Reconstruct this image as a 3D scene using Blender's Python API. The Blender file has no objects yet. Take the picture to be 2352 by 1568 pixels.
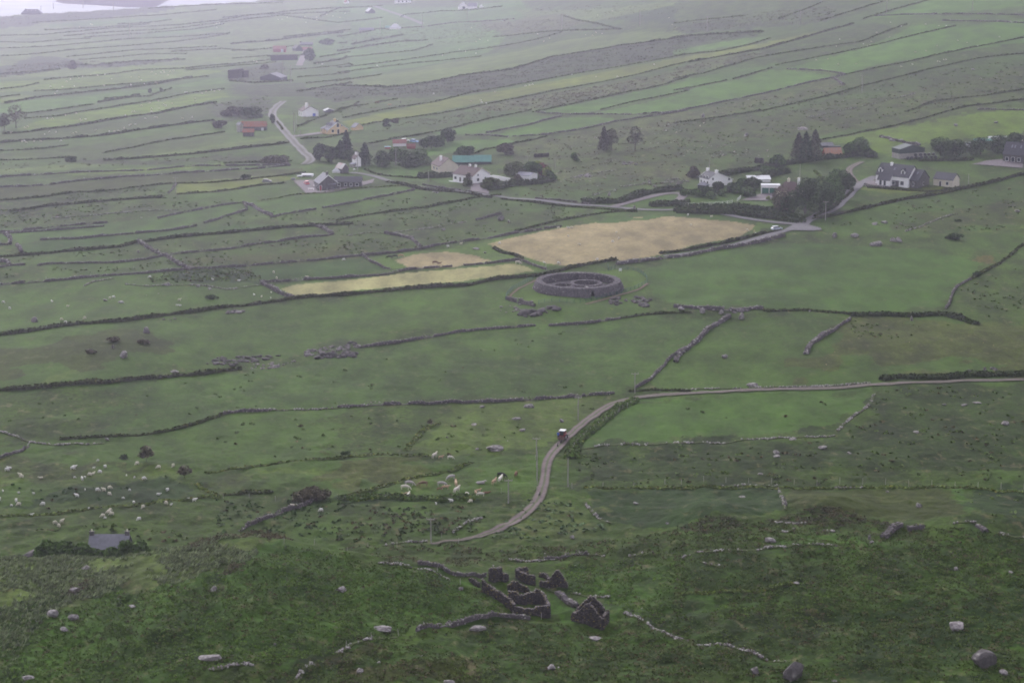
import bpy, math, random
import numpy as np
from mathutils import Vector, Matrix
random.seed(7); RNG = np.random.default_rng(11)
C = bpy.context.scene
COL = C.collection
R = math.radians

# ---------------------------------------------------------------- camera, light, sky
F_PX = 5030.0; PITCH = R(12.95); CAM_H = 147.0
cam_data = bpy.data.cameras.new('camera'); cam = bpy.data.objects.new('camera', cam_data); COL.objects.link(cam)
cam.location = (0, 0, CAM_H); cam.rotation_euler = (math.pi/2 - PITCH, 0, 0)
cam_data.sensor_width = 36; cam_data.lens = 36*F_PX/2352; cam_data.clip_start = 1; cam_data.clip_end = 30000
C.camera = cam
SUN_EL, SUN_AZ = R(31), R(338)      # azimuth measured clockwise from +Y
world = bpy.data.worlds.new('World'); C.world = world; world.use_nodes = True
nt = world.node_tree; nt.nodes.clear()
sky = nt.nodes.new('ShaderNodeTexSky'); sky.sky_type = 'NISHITA'; sky.sun_disc = False
sky.sun_elevation = SUN_EL; sky.sun_rotation = SUN_AZ; sky.air_density = 1.0; sky.dust_density = 4.0; sky.ozone_density = 1.0
bg = nt.nodes.new('ShaderNodeBackground'); bg.inputs[1].default_value = 0.15
wo = nt.nodes.new('ShaderNodeOutputWorld'); bw = nt.nodes.new('ShaderNodeRGBToBW'); nt.links.new(sky.outputs[0], bw.inputs[0])
ov = nt.nodes.new('ShaderNodeVectorMath'); ov.operation = 'SCALE'; ov.inputs[0].default_value = (1.02, .98, 1.08); nt.links.new(bw.outputs[0], ov.inputs['Scale'])
cl = nt.nodes.new('ShaderNodeMix'); cl.data_type = 'RGBA'; cl.inputs[0].default_value = .8          # grey cloud cover over the clear sky
gr = nt.nodes.new('ShaderNodeMix'); gr.data_type = 'RGBA'; gr.inputs[0].default_value = .6; gr.inputs[7].default_value = (4.3, 4.1, 4.5, 1); nt.links.new(ov.outputs[0], gr.inputs[6])
nt.links.new(sky.outputs[0], cl.inputs[6]); nt.links.new(gr.outputs[2], cl.inputs[7]); nt.links.new(cl.outputs[2], bg.inputs[0]); nt.links.new(bg.outputs[0], wo.inputs[0])
sun_d = bpy.data.lights.new('sun', 'SUN'); sun_d.energy = 1.5; sun_d.angle = R(22); sun_d.color = (0.95, 0.97, 1.0)
sun = bpy.data.objects.new('sun', sun_d); COL.objects.link(sun)
d = Vector((math.sin(SUN_AZ)*math.cos(SUN_EL), math.cos(SUN_AZ)*math.cos(SUN_EL), math.sin(SUN_EL)))
sun.rotation_euler = d.to_track_quat('Z', 'Y').to_euler(); sun.location = (0, 300, 400)
C.view_settings.view_transform = 'Standard'; C.view_settings.look = 'None'; C.view_settings.gamma = 1
C.view_settings.exposure = 0.9
HAZE_DENSITY = 0.00014; HAZE_COLOR = (0.80, 0.79, 1.0)
C.cycles.filter_width = 1.8; C.cycles.volume_bounces = 1; C.cycles.max_bounces = 6; C.cycles.diffuse_bounces = 3

# ---------------------------------------------------------------- noise and terrain
def _hash(ix, iy, s):
    n = (ix*374761393 + iy*668265263 + s*1274126177) & 0xffffffff
    n = ((n ^ (n >> 13))*1103515245) & 0xffffffff
    return ((n ^ (n >> 16)) & 0xffff)/65535.0
def noise(x, y, s=0):
    x = np.asarray(x, float); y = np.asarray(y, float)
    ix = np.floor(x).astype(np.int64); iy = np.floor(y).astype(np.int64)
    fx = x-ix; fy = y-iy; fx = fx*fx*(3-2*fx); fy = fy*fy*(3-2*fy)
    a = _hash(ix, iy, s); b = _hash(ix+1, iy, s); c = _hash(ix, iy+1, s); e = _hash(ix+1, iy+1, s)
    return (a+(b-a)*fx)*(1-fy)+(c+(e-c)*fx)*fy
def fbm(x, y, s=0, o=4):
    t = 0; a = .5; tot = 0
    for k in range(o):
        t = t+a*noise(x*2**k+17*k, y*2**k-9*k, s+k); tot += a; a *= .5
    return t/tot
def sm(t): t = np.clip(t, 0, 1); return t*t*(3-2*t)
KNOLLS = []            # x, y, amp, sx, sy
COAST_X = [-2000, -741, -670, -529, -449, -372, -244, 100, 800, 3000]
COAST_Y = [2740, 2822, 2876, 2996, 3100, 3160, 3320, 3700, 3950, 4200]
def macro(x, y):
    x = np.asarray(x, float); y = np.asarray(y, float)
    z = -80*sm((y-800)/1900)*(1-sm((x+200)/600)) + 45*sm((x+100)/600)*sm((y-750)/800)
    z = z + 2.6*(noise(x/130+3, y/130+1, 5)-.5)*sm((y-380)/150)
    A = np.interp(x, [-400, -160, -105, -80, -69, -58, -50, -43, -32, -26, -17, -11, 0, 8], [9, 6, 6.6, 7.2, 8.5, 11, 11.3, 10.6, 7.7, 6.6, 4.9, 3.4, 1, 0])
    dy = y-(415+2.0*(noise(x/6, x*0, 9)-.5))
    z = z + A*np.where(dy > 0, np.exp(-(dy/11)**2), np.exp(-(dy/62)**2))
    z = z + 2.4*np.exp(-((y-437)/26)**2)*sm((x-12)/35)
    for (kx, ky, a, sx, sy) in KNOLLS:
        z = z + a*np.exp(-((x-kx)/sx)**2-((y-ky)/sy)**2)
    cy = np.interp(x, COAST_X, COAST_Y)
    return z - 30*sm((y-cy)/60)
def micro(x, y):
    near = 1-sm((y-430)/520)
    z = (.55+.5*sm((560-y)/60))*near*(fbm(x/3.2, y/3.2, 21, 3)-.5) + .95*(fbm(x/17, y/17, 31, 2)-.5)*(1-sm((y-900)/900))
    rid = sm((470-y)/60)
    z = z + rid*(1.9*(fbm(x/8, y/10, 41, 3)-.5))
    return z
def ground_z(x, y): return macro(x, y)+micro(x, y)

TILES = {'A':(0,0,1.68),'B':(1350,0,1.68),'C':(2696,0,1.68),'D':(0,900,1.68),'E':(1350,900,1.68),'F':(2696,900,1.68),
 'G':(0,1798,1.68),'H':(1350,1798,1.68),'I':(2696,1798,1.68),'a':(2000,1050,3.36),'b':(3480,620,5.6),'c':(2750,640,4.704),
 'd':(1700,600,4.704),'e':(1140,600,6.533),'f':(1850,2240,3.7935),'g':(2190,1700,14.26),'h':(1580,1780,4.523),'i':(1150,380,6.72),
 'j':(900,160,5.88),'k':(900,450,9.408),'l':(1500,540,10.69),'m':(3500,500,3.946),'n':(3150,520,6.72),'o':(1350,0,3.618),'q':(0,0,4.704)}
def px(t, x, y):
    ox, oy, s = TILES[t]
    return ((ox+x/s)*.574219, (oy+y/s)*.574219)
def parse(s):
    out = []; t = None
    for tok in s.split():
        if tok[0].isalpha(): t = tok[0]; tok = tok[1:]
        x, y = tok.split(',')[:2]; out.append(px(t, float(x), float(y)))
    return out
CP, SP = math.cos(PITCH), math.sin(PITCH)
_inv = np.linspace(1/250., 1/5200., 1500); _YS = 1/_inv
def ray(u, v):
    a = (u-1176)/F_PX; b = -(v-784)/F_PX
    return np.array([a, CP+b*SP, -SP+b*CP])
_cache = {}
def hit(u, v):
    k = (round(u, 2), round(v, 2))
    if k in _cache: return _cache[k]
    dr = ray(u, v); t = _YS/dr[1]
    X = dr[0]*t; Z = CAM_H+dr[2]*t
    g = Z-macro(X, _YS)
    i = np.argmax(g < 0) if (g < 0).any() else len(g)-1
    i = max(i, 1); f = g[i-1]/(g[i-1]-g[i]) if g[i] < 0 else 1
    Y = _YS[i-1]+(_YS[i]-_YS[i-1])*f
    _cache[k] = (float(dr[0]*Y/dr[1]), float(Y)); return _cache[k]
def hits(s): return [hit(u, v) for u, v in parse(s)]
def pz(x, y): return float(ground_z(x, y))
KNOLLS += [(x, y, a, sx, sy) for (x, y), a, sx, sy in [
    (hit(*px('D', 640, 880)), 4.0, 28, 60), (hit(*px('I', 1020, 420)), 3.6, 10, 11), (hit(*px('I', 270, 450)), 3.0, 9, 10),
    (hit(*px('E', 1420, 560)), 1.6, 9, 12), (hit(*px('F', 300, 560)), 1.0, 20, 15), (hit(*px('I', 2100, 520)), 3.0, 16, 20),
    (hit(*px('C', 2100, 800)), 3.0, 60, 60), (hit(*px('D', 1250, 380)), 1.2, 25, 25)]]
_cache.clear()

# ---------------------------------------------------------------- materials
MATS = {}
def mat(name, col, rough=.85, var=.25, scale=1.5, metal=0, spec=.2, col2=None, stretch=None, bump=0):
    if name in MATS: return MATS[name]
    m = bpy.data.materials.new(name); m.use_nodes = True; t = m.node_tree; b = t.nodes['Principled BSDF']
    b.inputs['Roughness'].default_value = rough; b.inputs['Metallic'].default_value = metal
    b.inputs['Specular IOR Level'].default_value = spec
    tc = t.nodes.new('ShaderNodeTexCoord'); n = t.nodes.new('ShaderNodeTexNoise'); n.inputs['Scale'].default_value = scale; n.inputs['Detail'].default_value = 5
    mp = t.nodes.new('ShaderNodeMapping'); t.links.new(tc.outputs['Object'], mp.inputs[0]); t.links.new(mp.outputs[0], n.inputs[0])
    if stretch: mp.inputs['Scale'].default_value = stretch
    mx = t.nodes.new('ShaderNodeMix'); mx.data_type = 'RGBA'
    c2 = col2 or tuple(c*(1-var) for c in col)
    c1 = col if col2 else tuple(min(1, c*(1+var*.6)) for c in col)
    mx.inputs[6].default_value = (*c2, 1); mx.inputs[7].default_value = (*c1, 1)
    rp = t.nodes.new('ShaderNodeMapRange'); rp.inputs[1].default_value = .35; rp.inputs[2].default_value = .65
    t.links.new(n.outputs[0], rp.inputs[0]); t.links.new(rp.outputs[0], mx.inputs[0]); t.links.new(mx.outputs[2], b.inputs['Base Color'])
    if bump:
        bp = t.nodes.new('ShaderNodeBump'); bp.inputs['Strength'].default_value = bump; bp.inputs['Distance'].default_value = .1
        t.links.new(n.outputs[0], bp.inputs['Height']); t.links.new(bp.outputs[0], b.inputs['Normal'])
    MATS[name] = m; return m
def mat_attr(name, rough=.9, var=.3, scale=3, trans=0):
    if name in MATS: return MATS[name]
    m = bpy.data.materials.new(name); m.use_nodes = True; t = m.node_tree; b = t.nodes['Principled BSDF']
    b.inputs['Roughness'].default_value = rough; b.inputs['Specular IOR Level'].default_value = .12
    at = t.nodes.new('ShaderNodeAttribute'); at.attribute_name = 'tint'
    tc = t.nodes.new('ShaderNodeTexCoord'); n = t.nodes.new('ShaderNodeTexNoise'); n.inputs['Scale'].default_value = scale; n.inputs['Detail'].default_value = 3
    t.links.new(tc.outputs['Object'], n.inputs[0])
    rp = t.nodes.new('ShaderNodeMapRange'); rp.inputs[1].default_value = .3; rp.inputs[2].default_value = .7; rp.inputs[3].default_value = 1-var; rp.inputs[4].default_value = 1+var
    t.links.new(n.outputs[0], rp.inputs[0])
    vm = t.nodes.new('ShaderNodeVectorMath'); vm.operation = 'SCALE'; t.links.new(at.outputs['Color'], vm.inputs[0]); t.links.new(rp.outputs[0], vm.inputs['Scale'])
    t.links.new(vm.outputs[0], b.inputs['Base Color'])
    MATS[name] = m; return m
M_STONE = mat_attr('drystone', .95, .25, 2.2); M_LEAF = mat_attr('foliage', .9, .25, 1.2)

# ---------------------------------------------------------------- mesh helpers
def link(o, parent=None):
    COL.objects.link(o)
    if parent is not None: o.parent = parent
    return o
def mesh_np(name, V, Fq, m, tint=None, smooth=False, parent=None):
    """V (n,3), Fq (k,3 or 4) arrays; tint (n,3) vertex colours"""
    V = np.asarray(V, np.float32); Fq = np.asarray(Fq, np.int32); k = Fq.shape[1]
    me = bpy.data.meshes.new(name); me.vertices.add(len(V)); me.vertices.foreach_set('co', V.ravel())
    me.loops.add(Fq.size); me.loops.foreach_set('vertex_index', Fq.ravel())
    me.polygons.add(len(Fq)); me.polygons.foreach_set('loop_start', np.arange(0, Fq.size, k, dtype=np.int32))
    me.polygons.foreach_set('use_smooth', np.full(len(Fq), smooth))
    me.update(calc_edges=True)
    if tint is not None:
        a = me.color_attributes.new('tint', 'FLOAT_COLOR', 'POINT')
        t4 = np.ones((len(V), 4), np.float32); t4[:, :np.asarray(tint).shape[1]] = tint
        a.data.foreach_set('color', t4.ravel())
    me.materials.append(m); me.validate()
    return link(bpy.data.objects.new(name, me), parent)
def mesh_py(name, V, Fs, m, parent=None, smooth=False):
    me = bpy.data.meshes.new(name); me.from_pydata([tuple(v) for v in V], [], [tuple(f) for f in Fs]); me.materials.append(m)
    if smooth:
        for p in me.polygons: p.use_smooth = True
    me.update(); return link(bpy.data.objects.new(name, me), parent)
class MB:
    def __init__(s): s.V = []; s.F = []
    def add(s, V, Fs):
        o = len(s.V); s.V += [tuple(v) for v in V]; s.F += [tuple(i+o for i in f) for f in Fs]; return s
    def box(s, x0, x1, y0, y1, z0, z1):
        return s.add([(x0,y0,z0),(x1,y0,z0),(x1,y1,z0),(x0,y1,z0),(x0,y0,z1),(x1,y0,z1),(x1,y1,z1),(x0,y1,z1)],
                     [(0,3,2,1),(4,5,6,7),(0,1,5,4),(1,2,6,5),(2,3,7,6),(3,0,4,7)])
    def cyl(s, p, q, r0, r1=None, n=8):
        p = Vector(p); q = Vector(q); r1 = r0 if r1 is None else r1
        d = (q-p).normalized(); a = d.orthogonal().normalized(); b = d.cross(a)
        V = [p+(a*math.cos(2*math.pi*k/n)+b*math.sin(2*math.pi*k/n))*r0 for k in range(n)] + [q+(a*math.cos(2*math.pi*k/n)+b*math.sin(2*math.pi*k/n))*r1 for k in range(n)]
        return s.add(V, [(k, (k+1) % n, n+(k+1) % n, n+k) for k in range(n)]+[tuple(range(n-1, -1, -1)), tuple(range(n, 2*n))])
    def build(s, name, m, parent=None, smooth=False): return mesh_py(name, s.V, s.F, m, parent, smooth)
def empty(name, x, y, z, yaw=0):
    o = bpy.data.objects.new(name, None); o.location = (x, y, z); o.rotation_euler = (0, 0, yaw); return link(o)
def tag(o, label, cat, group=None, kind=None):
    if label: o['label'] = label
    if cat: o['category'] = cat
    if group: o['group'] = group
    if kind: o['kind'] = kind
    return o
def leafcloud(c, s, colr, up=.35):
    """random leaf-clump quads: c (n,3) centres, s (n) sizes, colr (n,3)"""
    n = len(c); a = RNG.normal(size=(n, 3)); a[:, 2] *= .7; a /= np.linalg.norm(a, axis=1)[:, None]
    nn = RNG.normal(size=(n, 3)); nn[:, 2] = np.abs(nn[:, 2])+up; b = np.cross(nn, a); b /= np.linalg.norm(b, axis=1)[:, None]
    j = RNG.uniform(.6, 1.3, size=(4, n, 1)); s = np.asarray(s)[:, None]*.5
    V = np.stack([c+(a+b)*s*j[0], c+(-a+b)*s*j[1], c+(-a-b)*s*j[2], c+(a-b)*s*j[3]], 1).reshape(-1, 3)
    F = np.arange(4*n).reshape(n, 4); return V, F, np.repeat(colr, 4, axis=0)
_CUBE = np.array([(-1,-1,-1),(1,-1,-1),(1,1,-1),(-1,1,-1),(-.8,-.75,1),(.75,-.8,1),(.8,.75,1),(-.75,.8,1)], float)*.5
_CF = np.array([(0,3,2,1),(4,5,6,7),(0,1,5,4),(1,2,6,5),(2,3,7,6),(3,0,4,7)])
def stones(c, dims, yaw, colr, jit=.22):
    n = len(c); v = _CUBE[None]+RNG.uniform(-jit/2, jit/2, size=(n, 8, 3)); v = v*dims[:, None, :]
    ca, sa = np.cos(yaw)[:, None], np.sin(yaw)[:, None]
    x = v[..., 0]*ca-v[..., 1]*sa; y = v[..., 0]*sa+v[..., 1]*ca
    V = np.stack([x, y, v[..., 2]], -1)+c[:, None]
    F = (_CF[None]+8*np.arange(n)[:, None, None]).reshape(-1, 4)
    return V.reshape(-1, 3), F, np.repeat(colr, 8, axis=0)
def join(parts):
    o = 0; Vs = []; Fs = []; Ts = []
    for V, F, T in parts:
        Vs.append(V); Fs.append(F+o); Ts.append(T); o += len(V)
    return np.concatenate(Vs), np.concatenate(Fs), np.concatenate(Ts)
def resample(pts, step):
    P = np.array(pts, float); d = np.r_[0, np.cumsum(np.linalg.norm(np.diff(P, axis=0), axis=1))]
    n = max(2, int(d[-1]/step)+1); t = np.linspace(0, d[-1], n)
    return np.c_[np.interp(t, d, P[:, 0]), np.interp(t, d, P[:, 1])], d[-1]
def wobble(P, amp, wl, seed):
    d = np.arange(len(P))*1.0; T = np.gradient(P, axis=0); T /= np.linalg.norm(T, axis=1)[:, None]+1e-9
    N = np.c_[-T[:, 1], T[:, 0]]; s = np.cumsum(np.r_[0, np.linalg.norm(np.diff(P, axis=0), axis=1)])
    return P+N*((noise(s/wl, s*0+seed, 3)-.5)*2*amp)[:, None]

# ---------------------------------------------------------------- ground
COV = dict(  # albedo r,g,b, roughness-of-cover (0 even pasture .. 1 rushy scrub)
 rough=(.085,.122,.040,.75), past=(.150,.190,.085,.5), rough2=(.090,.112,.045,.9), pas=(.100,.155,.055,.24), pasb=(.190,.250,.065,.30), lush=(.108,.178,.075,.14), lushd=(.070,.130,.045,.15),
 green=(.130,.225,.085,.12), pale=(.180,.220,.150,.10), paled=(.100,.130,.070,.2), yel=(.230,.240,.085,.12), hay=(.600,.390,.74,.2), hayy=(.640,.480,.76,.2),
 scrub=(.058,.078,.052,1.0), stony=(.130,.140,.110,1.0), mid=(.095,.148,.065,.35), brown=(.118,.125,.060,.6), dark=(.040,.074,.030,.4), darkr=(.056,.084,.036,.8),
 olive=(.080,.092,.035,.3), brack=(.086,.150,.050,.7), wisp=(.150,.175,.120,.8), heath=(.075,.078,.035,1.0), tuss=(.070,.112,.045,.9), yard=(.4,.35,.45,.1), fringe=(.14,.21,.06,.15), dirt=(.24,.16,.14,.5))
PAINT = [
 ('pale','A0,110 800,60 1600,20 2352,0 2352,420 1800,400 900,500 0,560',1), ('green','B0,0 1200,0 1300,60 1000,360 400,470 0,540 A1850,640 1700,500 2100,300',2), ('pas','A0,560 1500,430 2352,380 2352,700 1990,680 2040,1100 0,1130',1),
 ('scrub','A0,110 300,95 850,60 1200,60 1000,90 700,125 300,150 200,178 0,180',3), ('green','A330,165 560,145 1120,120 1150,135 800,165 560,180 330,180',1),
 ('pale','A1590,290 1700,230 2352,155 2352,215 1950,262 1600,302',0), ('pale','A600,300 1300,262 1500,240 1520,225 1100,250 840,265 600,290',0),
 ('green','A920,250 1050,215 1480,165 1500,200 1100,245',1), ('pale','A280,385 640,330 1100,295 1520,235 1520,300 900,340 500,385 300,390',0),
 ('scrub','A0,500 100,430 250,370 480,400 620,440 900,415 1230,405 1000,420 900,455 600,455 400,465 200,500 0,530',5),
 ('scrub','A1540,470 1900,420 1950,470 1900,520 1700,550 1540,540',4),
 ('pasb','A300,530 900,440 1500,440 1800,400 1840,420 1500,450 1240,475 900,500 500,525',1), ('pasb','A0,555 250,540 600,510 1250,475 1540,470 1200,530 700,575 260,610 0,590',1),
 ('pasb','A0,620 150,640 260,650 140,680 0,700',1), ('green','A40,700 600,640 1100,590 1500,520 1540,560 1100,600 700,680 400,740 0,740',1),
 ('pasb','A100,880 180,840 380,790 640,745 1100,680 1480,595 1540,650 1300,700 1050,750 700,800 400,850',1), ('paled','A0,940 300,880 800,820 1250,745 1430,700 1440,760 1300,810 1000,850 500,920 0,950',1),
 ('scrub','A1430,700 1800,640 1830,760 1800,800 1560,810 1450,780',4), ('scrub','A1560,570 2000,560 2200,640 1900,650 1560,640',4),
 ('paled','A0,1060 400,1000 900,930 1400,850 1430,880 1320,920 900,985 650,1040 200,1065 0,1075',1), ('paled','A300,1060 700,1035 1150,950 1500,895 1560,930 1300,1010 700,1070',1),
 ('pale','A810,1065 1300,1000 1800,920 1930,910 1930,950 1500,1020 1000,1070',1), ('pale','A0,1125 500,1100 810,1100 500,1140 0,1155',1), ('scrub','A500,1065 1080,1080 1500,1040 1960,1070 1900,1100 1300,1090 900,1110 520,1090',3),
 ('pasb','A300,1165 900,1130 1500,1100 1700,1110 1300,1130 900,1165 550,1180',1), ('olive','A0,1270 600,1215 1200,1170 2040,1130 2030,1160 1450,1220 900,1250 300,1310 0,1330',1),
 ('yel','A1190,1235 1700,1185 1900,1175 2000,1190 1880,1220 1500,1285 1190,1310',1), ('scrub','A0,1350 300,1330 600,1300 950,1260 700,1330 400,1390 300,1440 0,1470',4),
 ('pas','A1300,1340 1900,1240 1960,1240 2000,1290 1740,1345 1300,1350',2), ('lush','A1600,1395 1850,1345 2352,1290 2352,1370 2150,1400 1850,1445 1760,1420',0),
 ('lush','B0,1290 300,1262 520,1250 540,1270 350,1305 180,1345 0,1370',0), ('lush','A0,1567 560,1515 720,1500 1260,1425 1610,1370 1640,1395 1440,1475 1200,1520 860,1560 400,1600 0,1600',0),
 ('lush','D0,0 700,0 1300,0 1320,10 1100,40 860,65 500,95 270,108 130,130 60,60 0,65',0), ('lushd','D170,190 130,135 270,115 860,75 1300,20 1600,0 2100,0 1900,15 1500,50 1200,75 900,110 500,165',0),
 ('brown','D1250,210 1800,200 2352,130 2352,210 1900,240 1300,280',3), ('dark','D1050,330 1500,300 1750,350 1760,375 1400,380 1100,375',3), ('lushd','D1690,290 2352,235 2352,340 1760,378 1700,330',0),
 ('lushd','E0,240 150,225 300,290 330,310 0,345',0), ('fringe','E200,215 520,175 900,150 1100,210 1200,235 860,265 770,275 600,280 350,295',0), ('fringe','E770,150 1000,115 1500,20 1900,-45 1250,75 1010,135 1250,220 1400,260 1500,290 1250,255 1050,190',1),
 ('pas','D0,410 560,400 1400,410 1740,400 1950,500 1500,545 1100,600 500,660 0,730',2),
 ('fringe','D1800,400 2352,360 2352,470 1970,492 1880,450',0), ('fringe','E0,370 1200,255 1380,310 950,372 600,402 0,462',0),
 ('hayy','E0,378 450,322 850,292 1180,268 1270,285 1320,312 950,360 600,395 200,435 0,455',.2), ('hayy','D1890,425 2000,395 2352,368 2352,452 1990,478 1930,455',.2),
 ('hay','E380,235 540,190 740,175 900,198 1035,240 850,268 770,290 480,290',.3),
 ('hay','E1010,130 1170,90 1400,40 1600,5 B1900,1468 2100,1455 2352,1460 C0,1460 400,1490 550,1515 548,1560 F530,25 440,75 200,125 0,172 E2352,165 2000,228 1560,280 1400,258 1230,205 1100,160',.2),
 ('fringe','C540,1500 700,1510 720,1540 F640,20 548,50',1),
 ('pas','D0,765 800,660 1100,625 1500,575 2352,500 E0,500 500,470 950,405 1190,390 1140,500 1000,560 1060,650 500,690 0,785 D2000,865 1400,915 900,1000 400,1060 0,1085',2),
 ('olive','D0,900 400,760 900,700 1150,800 1000,880 500,980 0,1000',5), ('past','D60,1065 200,1070 420,1000 620,1030 400,1055',3),
 ('fringe','E1150,495 1180,440 1330,375 1700,330 1850,300 2000,315 2070,345 2085,380 2000,440 1850,490 1700,520 1320,530',0),
 ('lush','E2080,300 2352,215 F0,240 300,195 700,115 1200,140 1700,165 2000,235 2080,265 1980,350 1890,420 1830,540 1300,590 920,575 600,560 0,545 E2352,535 2150,500 2110,400 2040,330',1),
 ('pas','E1540,570 2000,520 2000,590 1700,640 1500,640',2), ('yel','E1830,580 1900,600 1880,620 1840,610',2),
 ('mid','E150,835 700,750 1350,695 1900,650 2352,615 F0,620 350,620 200,740 60,860 E2352,820 2200,930 2000,1105 1850,1120 0,1205 D1500,1250 1480,1290 1300,1330 1000,1380 400,1430 0,1370 0,1120 700,1075 1600,975 2000,930 2352,870',2),
 ('rough','D0,1120 600,1090 1000,1250 500,1420 0,1370',8), ('pas','E400,880 1100,800 1500,900 900,1010 400,980',10),
 ('pas','F380,640 860,600 1150,640 870,870 700,900 0,1100 E2100,1100 2200,1000 F0,930 200,760',2), ('brown','F870,870 1180,640 2000,670 2352,560 2352,990 1400,1050 900,1080 700,920',8), ('rough','F1900,420 2352,200 2352,640 2050,660 1850,570',3),
 ('pas','F1000,940 2300,900 2300,980 1400,1050 900,1085 0,1105 0,1000',5),
 ('past','E700,1220 1860,1150 1800,1200 1480,1460 1300,1560 500,1540 650,1330',3), ('rough','E0,1225 640,1215 600,1330 430,1500 0,1560',5),
 ('lush','F0,1150 1300,1112 1340,1140 1250,1230 1080,1380 850,1410 0,1440 E2352,1470 1650,1490 1700,1400 1850,1270 2000,1180 2352,1150',3), ('darkr','F1360,1120 2352,1045 2352,1567 I2352,220 0,220 H1650,240 1560,60 E1620,1500 F0,1450 1080,1410 1200,1300',5),
 ('dark','H1680,290 2352,260 2352,520 1900,500 1780,460 1700,390',1), ('dark','I0,250 700,260 750,400 300,420 0,500',1), ('olive','I760,270 1860,265 2000,440 1700,480 1300,440 900,380 770,390',1),
 ('brack','I1870,270 1930,270 2020,430 1970,445',.5), ('dark','I1960,270 2352,280 2352,560 2100,540 2030,440',2), ('wisp','H1280,440 1420,300 1640,330 1700,450 1850,500 1500,600 1000,600',3),
 ('past','G0,180 700,140 1180,100 1210,185 950,190 600,205 300,215 100,235 0,240',2), ('rough2','G0,20 1000,80 1180,90 700,140 0,180',3), ('dark','G480,235 800,205 1210,195 1430,305 900,370 0,440 300,350',2),
 ('lush','D0,1400 190,1462 0,1540',1), ('past','G1760,135 2210,122 2210,170 1760,180',1), ('wisp','G1400,240 1480,180 1720,170 1720,240 1450,260',2), ('brown','H0,60 600,50 500,190 0,260',5),
 ('pas','H550,230 1350,60 1350,330 1000,440 300,310',8), ('rough','G0,460 1450,320 2100,345 1400,610 1000,650 0,620',4), ('rough','H0,350 1000,400 900,600 0,620',4), ('dark','H0,310 900,310 1000,350 0,350',1),
 ('rough','H0,630 1500,640 1800,560 2352,540 I300,560 1600,500 2352,600 2352,700 H2352,760 0,760',3),
 ('wisp','G0,735 500,700 1000,690 1400,615 1880,600 1600,790 1300,870 1000,920 500,980 0,1200',2), ('brack','G0,1567 0,1330 300,1150 700,960 1200,890 1600,800 1850,640 2352,720 2352,1330 1900,1440 1400,1480 1100,1567',2),
 ('brack','H0,730 270,760 760,880 900,960 1190,1080 1100,1130 600,1180 0,1330',2), ('tuss','G1100,1567 1500,1480 2000,1440 2352,1330 2352,1567',3), ('tuss','H0,1350 500,1240 1200,1140 1500,1160 1800,1200 1900,1100 1400,900 1500,760 2352,720 2352,1567 0,1567',3),
 ('tuss','I0,700 1000,660 2352,620 2352,1567 0,1567',3), ('dark','I1400,1020 2352,980 2352,1380 1000,1500 900,1350 1300,1250',6), ('brack','H1400,1000 1580,1050 1900,1050 2352,1020 2352,1070 1850,1100 1800,1180 1420,1130',2),
 ('brack','I0,1060 560,1000 560,1060 0,1090',1), ('brack','H1480,800 2352,780 2352,960 1560,950',5), ('heath','H0,1400 500,1380 1000,1440 900,1567 0,1567',4), ('brack','I680,600 1100,560 1500,600 1500,660 700,650',2),
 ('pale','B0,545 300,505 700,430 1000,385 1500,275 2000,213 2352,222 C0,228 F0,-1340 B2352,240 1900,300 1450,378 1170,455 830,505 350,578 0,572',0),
 ('scrub','A2060,640 2120,600 B0,582 350,590 830,512 1170,470 1450,385 1900,310 2352,250 C0,250 200,237 560,215 600,240 300,300 0,345 B2352,350 1700,478 1200,568 850,640 600,660 200,652 0,690 A2150,665',3),
 ('green','C0,340 300,285 560,250 640,262 400,310 0,372',1), ('paled','B0,700 250,680 700,650 850,640 600,690 100,770 0,790',1),
 ('yel','B30,820 200,782 800,655 1300,572 1900,462 2352,382 C0,388 300,350 700,270 950,212 990,222 700,300 350,370 0,432 B2352,425 1900,520 1500,590 900,700 400,800 100,852',0),
 ('stony','B900,725 1500,612 2200,495 2352,440 C0,450 200,410 600,345 620,380 200,470 0,530 B2352,520 1850,640 1300,735 950,750',3),
 ('green','B1300,752 1800,660 2352,540 C0,545 430,475 680,430 1270,322 1500,230 1600,170 1860,165 1850,180 1270,330 760,430 350,540 0,608 B2352,605 1790,735 1600,765',0),
 ('green','C760,462 1260,332 1600,242 1880,182 2352,170 2352,250 1900,350 1380,438 1160,492 1000,468',0), ('green','C0,625 370,545 650,475 760,472 1070,510 700,600 300,690 0,740 B2352,738 1850,768 1700,765 1800,745 2352,625',0),
 ('green','B640,890 850,848 1250,775 1500,782 1200,850 1000,888 700,912',0), ('green','B1040,912 1500,795 1850,790 1870,812 1500,882 1200,912',0), ('green','B570,1012 760,945 1150,932 1190,955 900,1010 620,1050',0),
 ('stony','B1100,990 1700,880 2352,745 C0,760 900,590 C1150,520 1100,600 600,700 0,840 B2352,830 1700,960 1200,1020',6), ('rough2','B1050,1040 1700,960 2352,850 C0,860 2352,380 2352,660 1300,880 500,1010 0,1120 B2352,1150 1300,1150',6),
 ('pasb','C1000,950 1400,872 2100,750 2352,740 2352,900 1700,960 1500,1040 1330,1030 1290,940 1150,960',2), ('rough','C0,1000 900,900 800,1130 0,1140',4),
 ('scrub','C500,90 1100,40 1050,150 500,200 0,230 0,170',5), ('pale','B1200,60 1800,60 2352,0 2100,80 1700,150 1300,130',2), ('rough','C0,0 1400,0 900,150 0,160 B2352,100 1900,120 2352,20',4),
 ('dark','B1800,130 2352,20 C0,20 0,150 B2352,170',3), ('green','C1300,130 1700,10 2352,0 2352,95 1800,95',1),
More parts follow.
